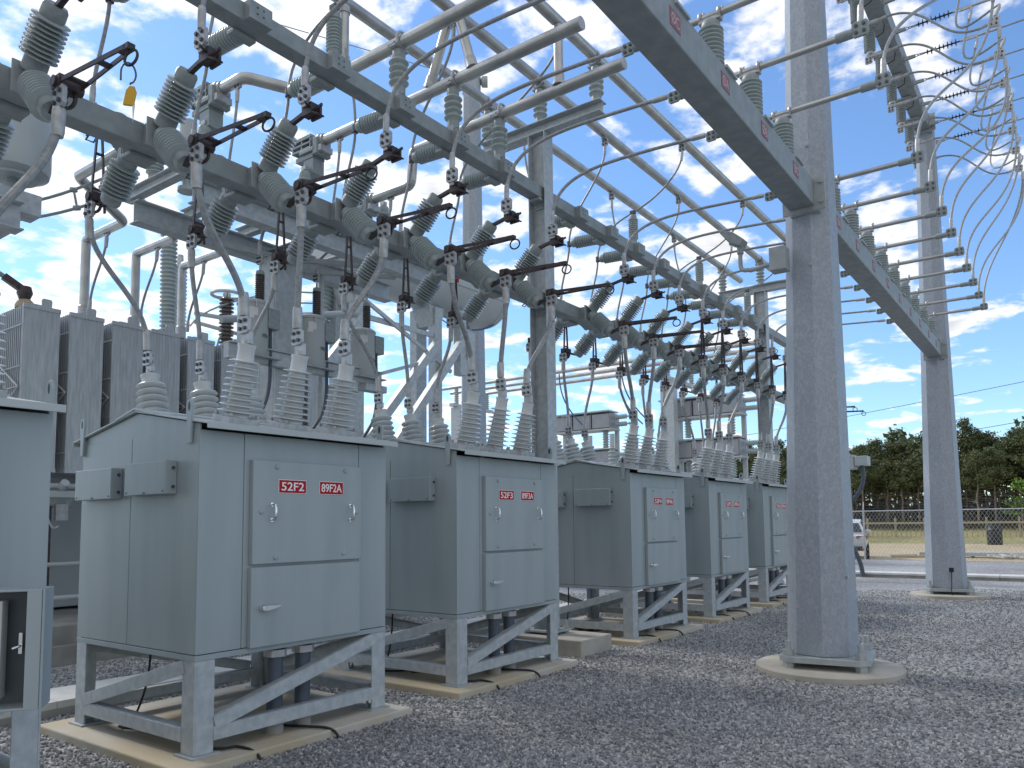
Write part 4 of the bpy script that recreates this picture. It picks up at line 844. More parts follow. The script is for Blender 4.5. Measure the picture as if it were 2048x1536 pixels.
for r_ in range(5):
    for c_ in range(9):
        if random.random() < .75: b.box(3.93+.018*c_, 3.93+.018*c_+.012, 10.325, 10.329, 1.22-.045*r_, 1.245-.045*r_)
T.part('stencil_marks', b, 'ink', parent=cb)
b = MB(); b.box(4.2, 4.28, 10.2, 10.3, .75, 1.9); T.part('brown_pipe', b, 'bronze')
b = MB(); b.tube(bez((4.02, 10.1, 1.75), (0, 0, -.2), (4.16, 10.1, 1.45), (-.1, 0, .02), 8), .022, 8); b.tube(bez((4.1, 10.05, 1.85), (.12, 0, -.1), (4.3, 10.05, 1.65), (-.1, 0, -.1), 8), .012, 6); T.part('flexible_conduit', b, 'panel')
for (x, y, z0, z1, r_, dx, n, lb) in ((6.50, 11.6, 4.6, 6.35, .13, -.02, 26, 'tall upright ribbed bushing'), (7.2, 12.5, 4.6, 6.2, .12, 0, 24, None), (9.40, 11.6, 4.65, 6.75, .17, .42, 24, 'leaning ribbed bushing')):
    b = MB(); p = Vector((x, y, z0)); q = Vector((x+dx, y, z1)); d = q-p; b.lathe(p, d, sheds(d.length, r_*.72, r_, n), 20); bo = T.part('high_voltage_bushing', b, 'porc', label=lb)
    b = MB(); b.lathe(p-d.normalized()*.3, d, [(0, r_*1.1), (.28, r_*1.0), (.3, r_*1.3)], 18); b.lathe(q, d, [(0, r_*.5), (.2, r_*.4)], 12); T.part('bushing_ends', b, 'cast', parent=bo)
c = MB(); c.box(.8, 10.4, 9.42, 14.6, -.05, .52); c.box(.8, 10.4, 9.36, 9.42, -.05, .30); single('transformer_plinth', c, 'concd', 'long stepped concrete plinth under the transformer', 'concrete plinth', None, bevel=.015)

# low-voltage bus tubes rising from the radiators
for i, x in enumerate((4.62, 5.285, 5.965)):
    T = Thing('riser_tube', f"aluminium bus tube rising behind the radiators, {ORD[i]} of three", 'bus tube', (x, 10.3, 4.4), 'rising bus tubes')
    b = MB(); b.tube(elbow([(x, 10.3, 4.4), (x, 10.3, 5.40), (x, 9.32, 5.40), (x-.70, 9.0, 5.63), (x-.70, 7.8, 5.63)], .07), .057, 16); T.part('tube', b, 'alu')
    b = MB(); b.lathe((x, 10.3, 4.33), (0, 0, 1), [(0, .07), (.17, .07), (.18, .06)], 16); b.lathe((x, 10.3, 4.3), (0, 0, 1), [(0, .03), (.05, .03)], 10); T.part('end_fitting', b, 'cast')
    a = Vector((x, 9.75, 5.31)); cable('arrester_lead', bez(a, (0, 0, -.3), (x-.04, 10.06, 4.40), (0, 0, .4), 12), .016, f'thin lead hanging from the {ORD[i]} rising bus tube', 'cable', 'leads below the rising bus tubes', lugs=((0, 2), (1, 1)))

# switch platform on its own column
T = Thing('switch_platform', 'galvanised I beam platform on a single column behind the switch beams', 'steel platform', (5.78, 7.75, .1))
def ibeam(mb, p, q, h, w=.15):
    p, q = Vector(p), Vector(q); mb.bar(p-Vector((0, 0, h/2-.008)), q-Vector((0, 0, h/2-.008)), w, .016); mb.bar(p+Vector((0, 0, h/2-.008)), q+Vector((0, 0, h/2-.008)), w, .016); mb.bar(p, q, .010, h-.034)
b = MB(); ibeam(b, (4.09, 8.05, 5.03), (7.9, 8.05, 5.03), .25, .17); T.part('long_beam', b, 'galv', bevel=.003)
b = MB(); ibeam(b, (4.2, 7.1, 5.05), (7.9, 7.1, 5.05), .25, .17); T.part('long_beam', b, 'galv', bevel=.003)
for x in (4.12, 4.78, 5.5, 6.2, 6.9, 7.6):
    b = MB(); ibeam(b, (x, 6.9, 5.245), (x, 8.25, 5.245), .13, .10); T.part('cross_beam', b, 'galv', bevel=.003)
b = MB(); ibeam(b, (5.78, 7.19, 4.93), (5.78, 7.96, 4.93), .22, .15); b.bar((5.0, 7.96, 4.93), (5.7, 7.8, 4.93), .06, .06); b.bar((6.6, 7.2, 4.93), (5.86, 7.75, 4.93), .06, .06); b.bar((6.3, 7.96, 4.93), (7.2, 7.2, 4.93), .07, .05); T.part('bracing', b, 'galvd')
b = MB(); b.box(5.61, 5.95, 7.62, 7.645, .12, 4.9); b.box(5.61, 5.95, 7.925, 7.95, .12, 4.9); b.box(5.77, 5.79, 7.645, 7.925, .12, 4.9); b.box(5.61, 5.625, 7.65, 7.92, .12, 4.9); T.part('column', b, 'galv', bevel=.004)
b = MB(); b.box(4.92, 7.26, 7.52, 7.61, 3.50, 3.67); b.box(4.92, 7.26, 7.49, 7.63, 3.672, 3.685); b.box(6.92, 7.30, 7.46, 7.62, 3.40, 3.49); T.part('side_arm', b, 'galv', bevel=.004)
for i, x in enumerate((4.78, 6.2, 7.6)):
    w = f'{ORD[i]} of three on the switch platform'
    if i == 0: o, e = post('post_insulator', x, 7.85, 5.325, .68, .075, .105, 13, 'grey post insulator under a connector box, '+w, 'post insulators on the switch platform', 'none', capn=.10); pp = o
    else: clone(pp, (x, 7.85, 5.325), 'grey post insulator under a connector box, '+w)
    T = Thing('switch_contact', 'dark switch contact block with grille, '+w, 'switch contact', (x, 7.85, 6.18), 'switch contacts on the platform')
    zz = QZ if i < 2 else 6.13
    dz = zz-QZ
    b = MB(); xx = (4.86, 6.345, 7.205)[i]
    b.box(xx-.13, xx+.13, 7.72, 8.0, zz-.15, zz-.10); b.box(xx-.12, xx+.12, 7.66, 7.74, zz-.20, zz+.02); T.part('base_block', b, 'cap', bevel=.006)
    b = MB(); b.lathe((xx, 7.62, zz), (0, 1, 0), [(0, .085), (.05, .085), (.05, .10), (.10, .10)], 18); b.box(xx-.10, xx+.10, 7.60, 7.72, zz-.17, zz-.09); T.part('tube_flange', b, 'cast', bevel=.004)
    b = MB()
    for q in (-.10, -.03, .04): b.box(xx-.125, xx-.105, 7.78, 8.15, zz+q, zz+q+.025)
    for q in (7.78, 7.95, 8.13): b.box(xx-.12, xx+.12, q, q+.025, zz-.10, zz+.075)
    b.box(xx-.12, xx+.12, 7.78, 8.16, zz+.075, zz+.09); b.box(xx-.1, xx+.1, 7.76, 8.1, zz-.22, zz-.16); T.part('grille', b, 'cap', bevel=.002)
    if i < 2:
        b = MB(); b.box(xx-.09, xx+.09, 7.76, 7.95, 6.2, zz-.225); T.part('pedestal', b, 'cap')
    a = Vector((xx, 7.35 if i != 2 else 7.3, zz-.115)); cable('sense_lead', bez(a, (0, 0, -.4), (xx-.05, 7.45, 5.3), (0, 0, .4), 10), .016, f'thin lead hanging from the {ORD[i]} cross bus tube behind the beams', 'cable', 'leads below the cross bus tubes', lugs=((0, 2), (1, 1)))
# small pots standing on the platform edge
for i, x in enumerate((4.15, 4.52)):
    T = Thing('platform_insulator', f"{('ribbed grey post', 'squat pot-shaped')[i]} insulator on the near left platform corner", 'insulator', (x, 7.75, 5.315))
    if i == 0: insul(T, (0, 0, .0), (0, 0, 1), .34, .065, .09, 9, .06, .06, .065, False)
    else:
        b = MB(); b.lathe((0, 0, 0), (0, 0, 1), [(0, .10), (.04, .10), (.05, .05), (.14, .055), (.16, .13), (.20, .13), (.22, .05), (.30, .05)], 18); T.part('pot', b, 'porc', False)
        b = MB(); b.lathe((0, 0, .30), (0, 0, 1), [(0, .09), (.5, .09), (.52, .07)], 18); T.part('canister', b, 'tank', False)

# three instrument transformers hung on the arm
vt = None
for i, x in enumerate((5.30, 6.14, 6.99)):
    w = f"{ORD[i]} of three"; lb = 'grey can-shaped instrument transformer with a ribbed top bushing, '+w
    if vt: clone(vt, (x, 7.62, 3.70), lb); continue
    T = Thing('instrument_transformer', lb, 'instrument transformer', (x, 7.62, 3.70), 'can-shaped instrument transformers'); vt = T.o
    b = MB(); b.lathe((0, 0, -.12), (0, 0, 1), [(0, .165), (.02, .175), (.60, .175), (.605, .185), (.63, .185), (.655, .15), (.665, .05)], 32); co = T.part('can', b, 'tank', False)
    b = MB(); b.prism([(-.035, 0), (.035, 0), (.035, .05), (-.035, .05)], (-.12, -.137, .30), (.75, -.66, 0), (0, 0, 1), (.002, .002, 0)); b.prism([(-.05, 0), (.05, 0), (.05, .10), (-.05, .10)], (-.1, -.152, .33), (.83, -.55, 0), (0, 0, 1), (.002, .002, 0)); T.part('data_label', b, 'lbl', False, parent=co)
    text('175/', .04, 'ink', co, (.045, -.178, .11), (.97, .24, 0), (0, 0, 1), (0, 0, 0), wide=.085)
    b = MB(); b.tube([(-.17, -.03, .50), (-.20, -.03, .49), (-.20, -.03, .42)], .012, 6); b.tube([(-.08, -.17, .50), (-.085, -.19, .49), (-.085, -.19, .42)], .012, 6); T.part('lifting_hooks', b, 'tank', False, parent=co)
    b = MB(); b.box(.10, .26, -.16, .02, .22, .46); bx = T.part('terminal_box', b, 'cap', False, bevel=.01)
    b = MB()
    for q in (.27, .33, .39): b.lathe((.10, -.12, q), (-1, 0, 0), [(0, .018), (.03, .018)], 8)
    T.part('glands', b, 'bolt', False, parent=bx)
    insul(T, (.10, .02, .53), (0, 0, 1), .32, .042, .056, 13, .04, .04, .05, False, mats=('brownp', 'cap'))
    b = MB(); b.cyl((.10, .02, .93), (.10, .02, 1.0), .014); pad4(b, (.09, .02, 1.06), (0, 1, 0), (0, 0, 1), (1, 0, 0), .05); T.part('top_terminal', b, ['cast', 'bolt'], False)
    b = MB(); b.prism([(0, 0), (.30, 0), (.36, .05), (.36, .075), (0, .075)], (-.16, -.09, -.21), (1, 0, 0), (0, 0, 1), (0, .012, 0)); b.box(-.22, .26, -.20, .18, -.14, -.125); T.part('saddle', b, 'galvd', False)
for i, x in enumerate((5.30, 6.14, 6.99)):
    cable('top_lead', bez((x+.09, 7.64, 4.83), (0, 0, .3), (x-.08+.2*i, 7.3, 5.32), (.1, .1, -.3), 12), .019, f"lead from the top bushing of the {ORD[i]} can-shaped transformer", 'cable', 'leads of the can-shaped transformers', lugs=((0, 1),), lugL=.16)
    m2 = MB(); m2.tube(bez((x+.18, 7.54, 3.92), (0, 0, -.45), (x+.02, 7.45, 2.95), (.14, 0, .25), 14)+bez((x+.02, 7.45, 2.95), (-.2, 0, -.3), (x-.5, 7.6, 2.1), (.1, 0, .3), 8)[1:], .022, 8); single('control_cable', m2, 'pvc', f'dark flexible conduit below the {ORD[i]} can-shaped transformer', 'conduit', 'dark flexible conduits')
b = MB(); b.cyl((6.52, 7.9, 5.0), (6.52, 7.9, 3.4), .035); b.cyl((6.52, 7.9, 3.4), (6.52, 7.9, .1), .035); single('control_rod', b, 'galv', 'slim vertical galvanised rod beside the platform column', 'operating rod')
b = MB(); b.cyl((5.9, 9.2, 4.42), (8.2, 9.2, 5.0), .05); b.cyl((8.2, 9.2, 5.0), (8.3, 9.2, 5.02), .07); single('oil_pipe', b, 'tank', 'pale sloping pipe between the platform column and the conservator frame', 'pipe')

# conservator on its frame
T = Thing('conservator_tank', 'pale cylindrical oil conservator on a braced steel frame', 'oil tank', (12, 11.2, .5))
b = MB(); p = (9.3, 11.2, 6.98); b.lathe(p, (1, 0, 0), [(0, .70), (4.85, .70), (5.0, .68), (5.1, .60), (5.16, .42), (5.18, .1)], 40); b.ring((14.1, 11.2, 6.98), (1, 0, 0), .70, .018, 40, 6)
for z in (-.18,): b.cyl((9.3, 11.2-.682, 6.98+z), (14.1, 11.2-.682, 6.98+z), .016)
co = T.part('tank_shell', b, 'tank')
b = MB()
for x in (10.9, 11.5, 11.78, 12.2):
    th = R(-9); b.add([(x+dx, 11.2-.706*math.cos(th+dz), 6.98+.706*math.sin(th+dz)-.0) for dx, dz in ((0, -.09), (.22, -.09), (.22, .07), (0, .07))], [(0, 1, 2, 3)])
T.part('red_stickers', b, 'red', parent=co)
b = MB()
for x in (9.95, 12.2): 
    b.box(x-.11, x+.11, 10.9, 11.1, .5, 6.30); b.box(x-.16, x+.16, 11.4, 11.6, .5, 6.30)
    b.prism([(-.28, 6.42), (.28, 6.42), (.12, 5.9), (-.12, 5.9)], (x, 10.95, 0), (1, 0, 0), (0, 0, 1), (0, .5, 0))
T.part('frame_legs', b, 'galv', bevel=.004)
b = MB(); b.box(10.06, 12.09, 10.93, 10.99, 5.62, 5.72); b.bar((10.0, 10.9, 6.0), (12.6, 10.9, 4.95), .05, .08); b.bar((9.8, 10.88, 4.35), (12.1, 10.88, 5.15), .05, .07); b.bar((9.9, 10.86, 5.4), (9.3, 10.86, 4.6), .03, .03)
b.bar((9.6, 10.84, 2.7), (12.1, 10.84, 5.5), .15, .17); b.bar((10.4, 10.8, 2.75), (12.9, 10.8, 5.7), .15, .17); b.bar((7.9, 10.84, 3.1), (10.0, 10.84, 5.6), .16, .20); b.box(12.75, 12.95, 10.75, 10.95, 4.9, 6.35); b.box(12.95, 13.2, 10.7, 10.9, 5.3, 5.9)
T.part('bracing', b, 'galv', bevel=.004)
b = MB(); b.box(13.1, 13.3, 11.1, 11.3, 6.12, 6.28)
for x in (13.0, 13.2, 13.42): b.cyl((x, 11.1, 6.3), (x, 11.1, 6.1), .03); b.lathe((x, 11.05, 6.12), (0, -1, 0), [(0, .05), (.05, .05)], 8)
b.tube([(12.4, 11.0, 6.1), (13.0, 11.0, 5.95), (13.05, 11.0, 6.02)], .015, 6); b.tube([(12.4, 11.0, 6.22), (13.0, 11.0, 6.08)], .015, 6); T.part('valves', b, 'cap')
b = MB(); b.tube(bez((13.5, 11.1, 6.12), (.3, 0, -.03), (14.3, 10.9, 6.5), (-.05, 0, -.2), 8), .02, 6); b.lathe((14.3, 10.9, 6.5), (0, 0, 1), [(0, .05), (.03, .06)], 8); T.part('drain_hose', b, 'blued')
# rear pole beyond the bus
T = Thing('tapered_pole', 'slim distant octagonal pole behind the conservator', 'steel pole', (15.95, 13, 0))
b = MB(); b.lathe((15.95, 13, 0), (0, 0, 1), [(0, .40), (13.6, .245)], 8, a0=math.pi/8, smooth=False); T.part('shaft', b, 'polem')
for z in range(3, 13, 2): b = MB(); b.lathe((15.75, 12.7, z), (-.6, -.8, 0), [(0, .03), (.08, .03)], 6, smooth=False); T.part('step_bolt', b, 'galvd')
b = MB(); b.lathe((15.95, 13, 13.6), (0, 0, 1), [(0, .26), (.5, .26)], 12); b.lathe((16.1, 12.8, 13.95), (.6, -.8, 0), [(0, .06), (.05, .15), (.2, .15)], 12); T.part('pole_cap', b, 'galvd')
b = MB(); b.tube([(15.7, 12.95, 13.9), (9, 15, 13.2), (0, 17.5, 12.9)], .012, 5); single('shield_wire', b, 'cap', 'thin shield wire running left from the distant pole top', 'wire')

# equipment at the far left: canister on a beam, rigid leads
T = Thing('hanging_canister', 'large grey drum on the steel arm at the left edge', 'drum', (3.2, 8.6, 5.1))
b = MB(); b.lathe((3.12, 8.6, 5.22), (0, 0, 1), [(0, .20), (.0, .25), (.03, .32), (.10, .335), (.72, .335), (.75, .3)], 36); b.lathe((3.12, 8.6, 5.19), (0, 0, 1), [(0, .22), (.03, .22)], 30); T.part('drum', b, 'tank')
b = MB(); b.lathe((3.12, 8.6, 5.06), (0, 0, 1), [(0, .10), (.05, .10), (.05, .05), (.14, .05)], 12); T.part('foot', b, 'cap')
T = Thing('cantilever_beam', 'short galvanised steel arm cut off by the left edge', 'steel beam', (2.6, 8.4, 4.9))
b = MB(); b.box(1.2, 3.3, 8.35, 8.6, 4.78, 5.0); T.part('upper_beam', b, 'galv', bevel=.004)
b = MB(); ibeam(b, (1.2, 8.0, 4.58), (2.98, 8.0, 4.58), .28, .2); b.box(2.75, 2.95, 8.1, 8.5, 4.45, 4.75); T.part('lower_beam', b, 'galv', bevel=.003)
o, e = post('post_insulator', 2.62, 7.9, 4.85, .34, .08, .11, 8, 'ribbed grey post insulator at the left edge beneath the switch beam', None, 'none')
m2 = MB()
w1 = bez((3.0, 9, 4.98), (.5, 0, .12), (4.3, 8.6, 5.75), (-.4, .1, -.3), 12); w2 = bez((2.6, 9, 4.72), (.7, 0, .08), (4.3, 8.6, 5.5), (-.45, .1, -.36), 12)
m2.tube(w1, .016, 6); m2.tube(w2, .016, 6); m2.cyl(w1[7], w2[8], .012); m2.lathe(w1[7]-Vector((.03, 0, .01)), (1, 0, .3), [(0, .03), (.06, .03)], 8); m2.lathe(w2[8]-Vector((.03, 0, .01)), (1, 0, .4), [(0, .03), (.06, .03)], 8)
single('twin_lead', m2, 'cap', 'pair of rigid leads with spacers against the sky at left', 'cable')
T = Thing('radiator_top_fitting', 'dark pipe fitting with curved hose on the leftmost radiator', 'pipe fitting', (3.95, 10.35, 4.33))
b = MB(); b.lathe((3.93, 10.3, 4.32), (0, 0, 1), [(0, .11), (.04, .11), (.08, .09), (.12, .05)], 16); T.part('collar', b, 'wood')
b = MB(); b.lathe((3.92, 10.3, 4.43), (.0, 0, 1), [(0, .06), (.08, .09), (.16, .07)], 12); b.bar((3.95, 10.3, 4.52), (3.7, 10.35, 4.68), .08, .08); T.part('valve', b, 'bronze')
b = MB(); b.tube(bez((3.72, 10.35, 4.67), (-.2, 0, .12), (2.9, 10.5, 4.75), (.3, 0, .1), 12), .03, 8); T.part('hose', b, 'cap')
# arrester with grading ring far behind
T = Thing('ringed_arrester', 'brown ribbed arrester with a grading ring behind the can-shaped transformers', 'surge arrester', (9.1, 14, 4.2))
b = MB(); b.lathe((9.1, 14, 5.2), (0, 0, 1), sheds(1.15, .09, .15, 14), 16); T.part('housing', b, 'brownp')
b = MB(); b.ring((9.1, 14, 6.42), (0, 0, 1), .30, .035, 28, 8); b.lathe((9.1, 14, 6.35), (0, 0, 1), [(0, .08), (.1, .08)], 12)
for a in (0, 2.1, 4.2): b.cyl((9.1, 14, 6.36), (9.1+.3*math.cos(a), 14+.3*math.sin(a), 6.42), .015)
T.part('grading_ring', b, 'cast')
b = MB(); b.box(9.0, 9.2, 13.9, 14.1, 4.2, 5.2); T.part('stand', b, 'tank')
b = MB(); b.cyl((8.4, 14, 5.88), (9.6, 14, 5.95), .045); b.cyl((8.4, 14, 5.7), (9.9, 14, 5.62), .04); b.cyl((9.42, 13.9, 4.4), (9.42, 13.9, 5.75), .06); single('pipe_frame', b, 'tank', 'pale pipe frame beside the ringed arrester', 'pipe')
b = MB(); b.tube(bez((8.3, 14, 5.6), (.3, 0, .6), (11.5, 13.6, 6.9), (-1, 0, .0), 14), .02, 5); b.tube(bez((8.9, 14, 5.3), (.1, 0, .8), (11.5, 13.6, 6.65), (-1, 0, .0), 14), .02, 5); single('rigid_lead', b, 'cap', 'pair of curved leads above the ringed arrester', 'cable')

# ------------------------------------------------------------------ cable trench, kerb
for i, (x0, x1) in enumerate(((.4, 3.0), (3.006, 5.2), (5.206, 7.4), (7.406, 9.6), (9.606, 11.8), (11.806, 14.0), (14.006, 16.2), (16.206, 20.5))):
    c = MB(); c.box(x0, x1, 6.92, 7.52, .131, .19); c.box(x0+.2, x0+.27, 7.0, 7.02, .1905, .192); c.box(x1-.3, x1-.23, 7.4, 7.42, .1905, .192)
    single('trench_cover', c, 'concl', f"pale concrete trench lid behind the cabinets, {('first', 'second', 'third', 'fourth', 'fifth', 'sixth', 'seventh', 'eighth')[i]} from the left", 'trench cover', 'pale trench lids', bevel=.006)
c = MB(); c.box(.4, 20.5, 6.90, 6.97, -.05, .13); c.box(.4, 20.5, 7.47, 7.54, -.05, .13); single('trench_wall', c, 'concd', 'low concrete trench walls behind the cabinet row', 'trench wall')
for i in range(9):
    c = MB(); y1 = 9.4-1.55*i; c.box(22.75, 23.35, y1-1.54, y1, -.03, .14); c.box(22.72, 23.38, y1-1.54, y1, .142, .20, 1)
    single('trench_block', c, ['concd', 'concl'], f"precast trench block across the yard, {('first', 'second', 'third', 'fourth', 'fifth', 'sixth', 'seventh', 'eighth', 'ninth')[i]} from the left", 'trench block', 'precast trench blocks', bevel=.01)

# equipment box with conduits just right of the near pole
T = Thing('equipment_stand', 'grey equipment box with looping conduits peeking past the near pole', 'equipment box', (21, 4.9, .0))
b = MB(); b.box(20.9, 21.1, 5.1, 5.3, .0, 3.2); T.part('post', b, 'galv')
b = MB(); b.box(20.8, 21.2, 4.52, 5.3, 2.92, 3.28); b.box(20.8, 21.2, 4.2, 4.5, 3.0, 3.24); b.box(20.75, 21.3, 4.7, 5.3, 3.285, 3.36); b.prism([(0, 0), (.6, 0), (.6, .1)], (20.85, 4.66, 2.78), (0, 1, 0), (0, 0, 1), (.3, 0, 0)); T.part('housing', b, 'tank', bevel=.01)
b = MB(); b.tube(bez((21.0, 4.38, 3.0), (0, -.1, -.4), (21.0, 4.85, 1.95), (0, -.45, .3), 14)+[Vector((21, 5.3, 1.75))], .055, 10); b.tube([(22.4, 5.5, 1.55)]+bez((22.4, 5.2, 1.2), (0, -.15, -.15), (22.65, 4.82, .1), (0, 0, .45), 12), .06, 10); T.part('conduit', b, 'pvc')

# ------------------------------------------------------------------ far yard: capacitor racks, bus, fence, vehicle, trees
def caprack(y0, z, n, label, x=29.5):
    T = Thing('capacitor_rack', label, 'capacitor rack', (x, y0, z-.3), 'capacitor racks across the yard')
    for k in range(n):
        ya = y0-k*.98
        b = MB(); b.box(x-.35, x+.35, ya-.86, ya, z, z+.62); cu = T.part('capacitor_case', b, 'capg', bevel=.02)
        b = MB(); b.box(x-.36, x+.36, ya-.91, ya-.88, z-.01, z+.63); T.part('case_bracket', b, 'capg', parent=cu)
    for dz in (.14, .46):
        b = MB(); q = Vector((x, y0-n*.98, z+dz)); b.lathe(q, (0, -1, 0), sheds(.55, .07, .11, 7), 10); b.cyl(q+Vector((0, -.55, 0)), q+Vector((0, -.85, 0)), .035); b.lathe(q+Vector((0, -.66, 0)), (0, -1, 0), [(0, .06), (.05, .06)], 8); T.part('bushing', b, 'porc')
        b = MB(); q = Vector((x, y0, z+dz)); b.cyl(q, q+Vector((0, .3, 0)), .03); b.lathe(q+Vector((0, .15, 0)), (0, 1, 0), [(0, .06), (.05, .06)], 8); T.part('bus_stub', b, 'bolt')
    b = MB(); b.box(x-.45, x+.45, y0-n*.98+.1, y0+.5, z+.70, z+.76); b.box(x-.4, x+.4, y0-n*.98, y0, z-.10, z-.03); b.bar((x-.3, y0-.5, z+.64), (x-.3, y0-.5, z+.72), .1, .3); T.part('rack_frame', b, 'galv')
    for k in (.6, n*.98-.5):
        b = MB(); b.lathe((x, y0-k, z-.10), (0, 0, -1), sheds(.75, .10, .15, 7), 10); T.part('support_insulator', b, 'porc')
for y0, lbl in ((19.0, 'left'), (13.3, 'right')):
    for i, z in enumerate((5.75, 4.1, 2.45) if y0 > 15 else (5.9, 4.2, 2.5)):
        caprack(y0, z, 3, f"grey capacitor rack across the yard, {('top', 'middle', 'bottom')[i]} tier of the {lbl} stack")
for y0, lbl in ((19.0, 'left'), (13.3, 'right')):
    T = Thing('rack_stand', f'steel stand carrying the {lbl} stack of capacitor racks', 'steel stand', (29.5, y0-1.5, 0), 'capacitor rack stands')
    b = MB()
    for dy in (.1, 2.8): b.box(29.8, 29.95, y0-dy-.08, y0-dy+.08, 0, 6.5 if y0 < 15 else 6.3)
    b.box(29.1, 29.98, y0-3.0, y0+.1, 1.5, 1.62); T.part('posts', b, 'galv')
for i, (y, z) in enumerate(((13.1, 7.4), (24.3, 7.4))):
    T = Thing('bus_support', f"{('right', 'left')[i]} galvanised column holding the three distant bus tubes", 'steel column', (28.6, y, 0), 'distant bus supports')
    b = MB(); b.box(28.4, 28.8, y-.28, y+.28, 0, 7.35); b.box(28.1, 31.3, y-.12, y+.12, 7.36, 7.5); T.part('column', b, 'galv')
    for k in range(3):
        b = MB(); b.lathe((28.5+1.2*k, y, 7.51), (0, 0, 1), sheds(.75, .08, .13, 7), 10); T.part('post_insulator', b, 'porc')
for k in range(3):
    b = MB(); x = 28.5+1.2*k; z = 8.35
    b.cyl((x, 9.5, z), (x, 26.6-.9*k, z), .085, n=10); single('bus_tube', b, 'alu', f"distant aluminium bus tube crossing the yard, {('top', 'middle', 'lowest')[k]} of three in view", 'bus tube', 'distant bus tubes')
for k, (x, y) in enumerate(((28.5, 18.3), (29.7, 16.0), (28.5, 15.2))):
    b = MB(); b.tube(bez((x, y, 8.25), (0, 0, -1.2), (x+.5, y-.9, 5.9), (0, .6, .6), 12), .03, 6); single('tap_lead', b, 'blued', f"thin blue-grey lead hanging from the distant bus, {ORD[k]} of three", 'cable', 'leads below the distant bus')
for k, (x, y, z) in enumerate(((26.5, 14.6, 3.6), (26.5, 15.6, 3.6), (26.5, 18.6, 4.1))):
    T = Thing('distant_insulator', f"brown banded insulator in front of the capacitor racks, {ORD[2-k]} of three", 'insulator', (x, y, 0), 'insulators before the capacitor racks')
    b = MB(); b.lathe((x, y, z), (0, 0, 1), sheds(1.0, .09, .17, 7), 12); T.part('housing', b, 'porc'); b = MB(); b.cyl((x, y, z+1), (x, y, z+1.5), .10); b.box(x-.1, x+.1, y-.1, y+.1, 0, z); T.part('fittings', b, 'galv')

# chain-link fence
def fence():
    T = Thing('chain_link_fence', 'galvanised chain link fence with barbed wire along the yard', 'fence', (33, 0, 0))
    ys = [6.9-3.05*i for i in range(-6, 14)]
    for y in ys:
        b = MB(); b.cyl((33, y, 0), (33, y, 2.0), .035, n=8); b.bar((33, y, 2.0), (33.22, y+.02, 2.32), .03, .05); T.part('post', b, 'galv')
    b = MB(); b.cyl((33, ys[0], 1.97), (33, ys[-1], 1.97), .022, n=8); T.part('top_rail', b, 'galv')
    b = MB(); z1, z0 = 1.96, .05; h = z1-z0; p = .13
    y = ys[0]+2
    while y > ys[-1]-2:
        for s in (-1, 1):
            q0 = Vector((33, y, z0)); q1 = Vector((33, y+s*h*.62, z1)); b.bar(q0, q1, .007, .007, (1, 0, 0))
        y -= p
    T.part('mesh_fabric', b, 'galv')
    b = MB()
    for k in range(3): b.tube([(33.06+.075*k, ys[0], 2.08+.105*k), (33.06+.075*k, ys[-1], 2.08+.105*k)], .008, 4)
    T.part('barbed_wire', b, 'bolt')
fence()
T = Thing('timber_fence', 'pale timber post and rail fence along the grass bank', 'fence', (62, 0, .3))
for i in range(26):
    y = 26-1.9*i; b = MB(); b.box(61.9, 62.1, y-.06, y+.06, .2, 1.75); T.part('post', b, 'wood')
b = MB(); b.box(61.82, 61.88, -22, 26, 1.30, 1.44); T.part('rail', b, 'wood')
b = MB()
for i in range(150):
    y = 25.5-.32*i; b.box(62.12, 62.14, y-.025, y+.025, .25, .95)
T.part('lower_mesh', b, 'wood')
# barrel and loose materials on the sand
T = Thing('black_drum', 'black plastic drum standing on the sandy ground', 'drum', (56.5, 4.25, 0)); b = MB(); b.lathe((56.5, 4.25, .0), (0, 0, 1), [(0, .40), (.05, .42), (.42, .42), (.45, .45), (.48, .42), (.9, .42), (.93, .45), (.96, .42), (1.3, .40)], 20); T.part('shell', b, 'blackp'); b = MB(); b.lathe((56.5, 4.25, 1.3), (0, 0, 1), [(0, .42), (.04, .42)], 20); T.part('lid', b, 'pvc')
T = Thing('steel_bundle', 'bundle of galvanised steel lengths lying beyond the fence', 'steel bundle', (37.5, 3, 0)); b = MB()
for k in range(4): b.bar((37.3+.25*k, 5.6, .14), (37.3+.25*k, 1.9, .14), .2, .14)
T.part('steel_lengths', b, 'galv'); b = MB()
for y in (5.2, 3.7, 2.3): b.box(37.0, 38.3, y-.05, y+.05, 0, .07)
T.part('timber_blocks', b, 'wood')
T = Thing('scrap_pile', 'small heap of pale scrap at the right end of the steel bundle', 'scrap', (36.6, 2.2, 0)); b = MB()
for k in range(10):
    a = random.random()*3; p = Vector((36.6+random.uniform(-.2, .3), 2.3+random.uniform(-.6, .6), .06+.1*random.random())); b.bar(p, p+Vector((math.cos(a), math.sin(a), .1))*.5, .12, .05)
T.part('scraps', b, 'concl')
T = Thing('loose_boards', 'pale boards lying on the sand left of the far pole', 'boards', (36.5, 6.2, 0)); b = MB(); b.bar((36.6, 6.6, .05), (36.9, 5.3, .05), .3, .06); b.bar((37.2, 6.7, .06), (37.0, 5.7, .1), .25, .05); T.part('boards', b, 'wood')

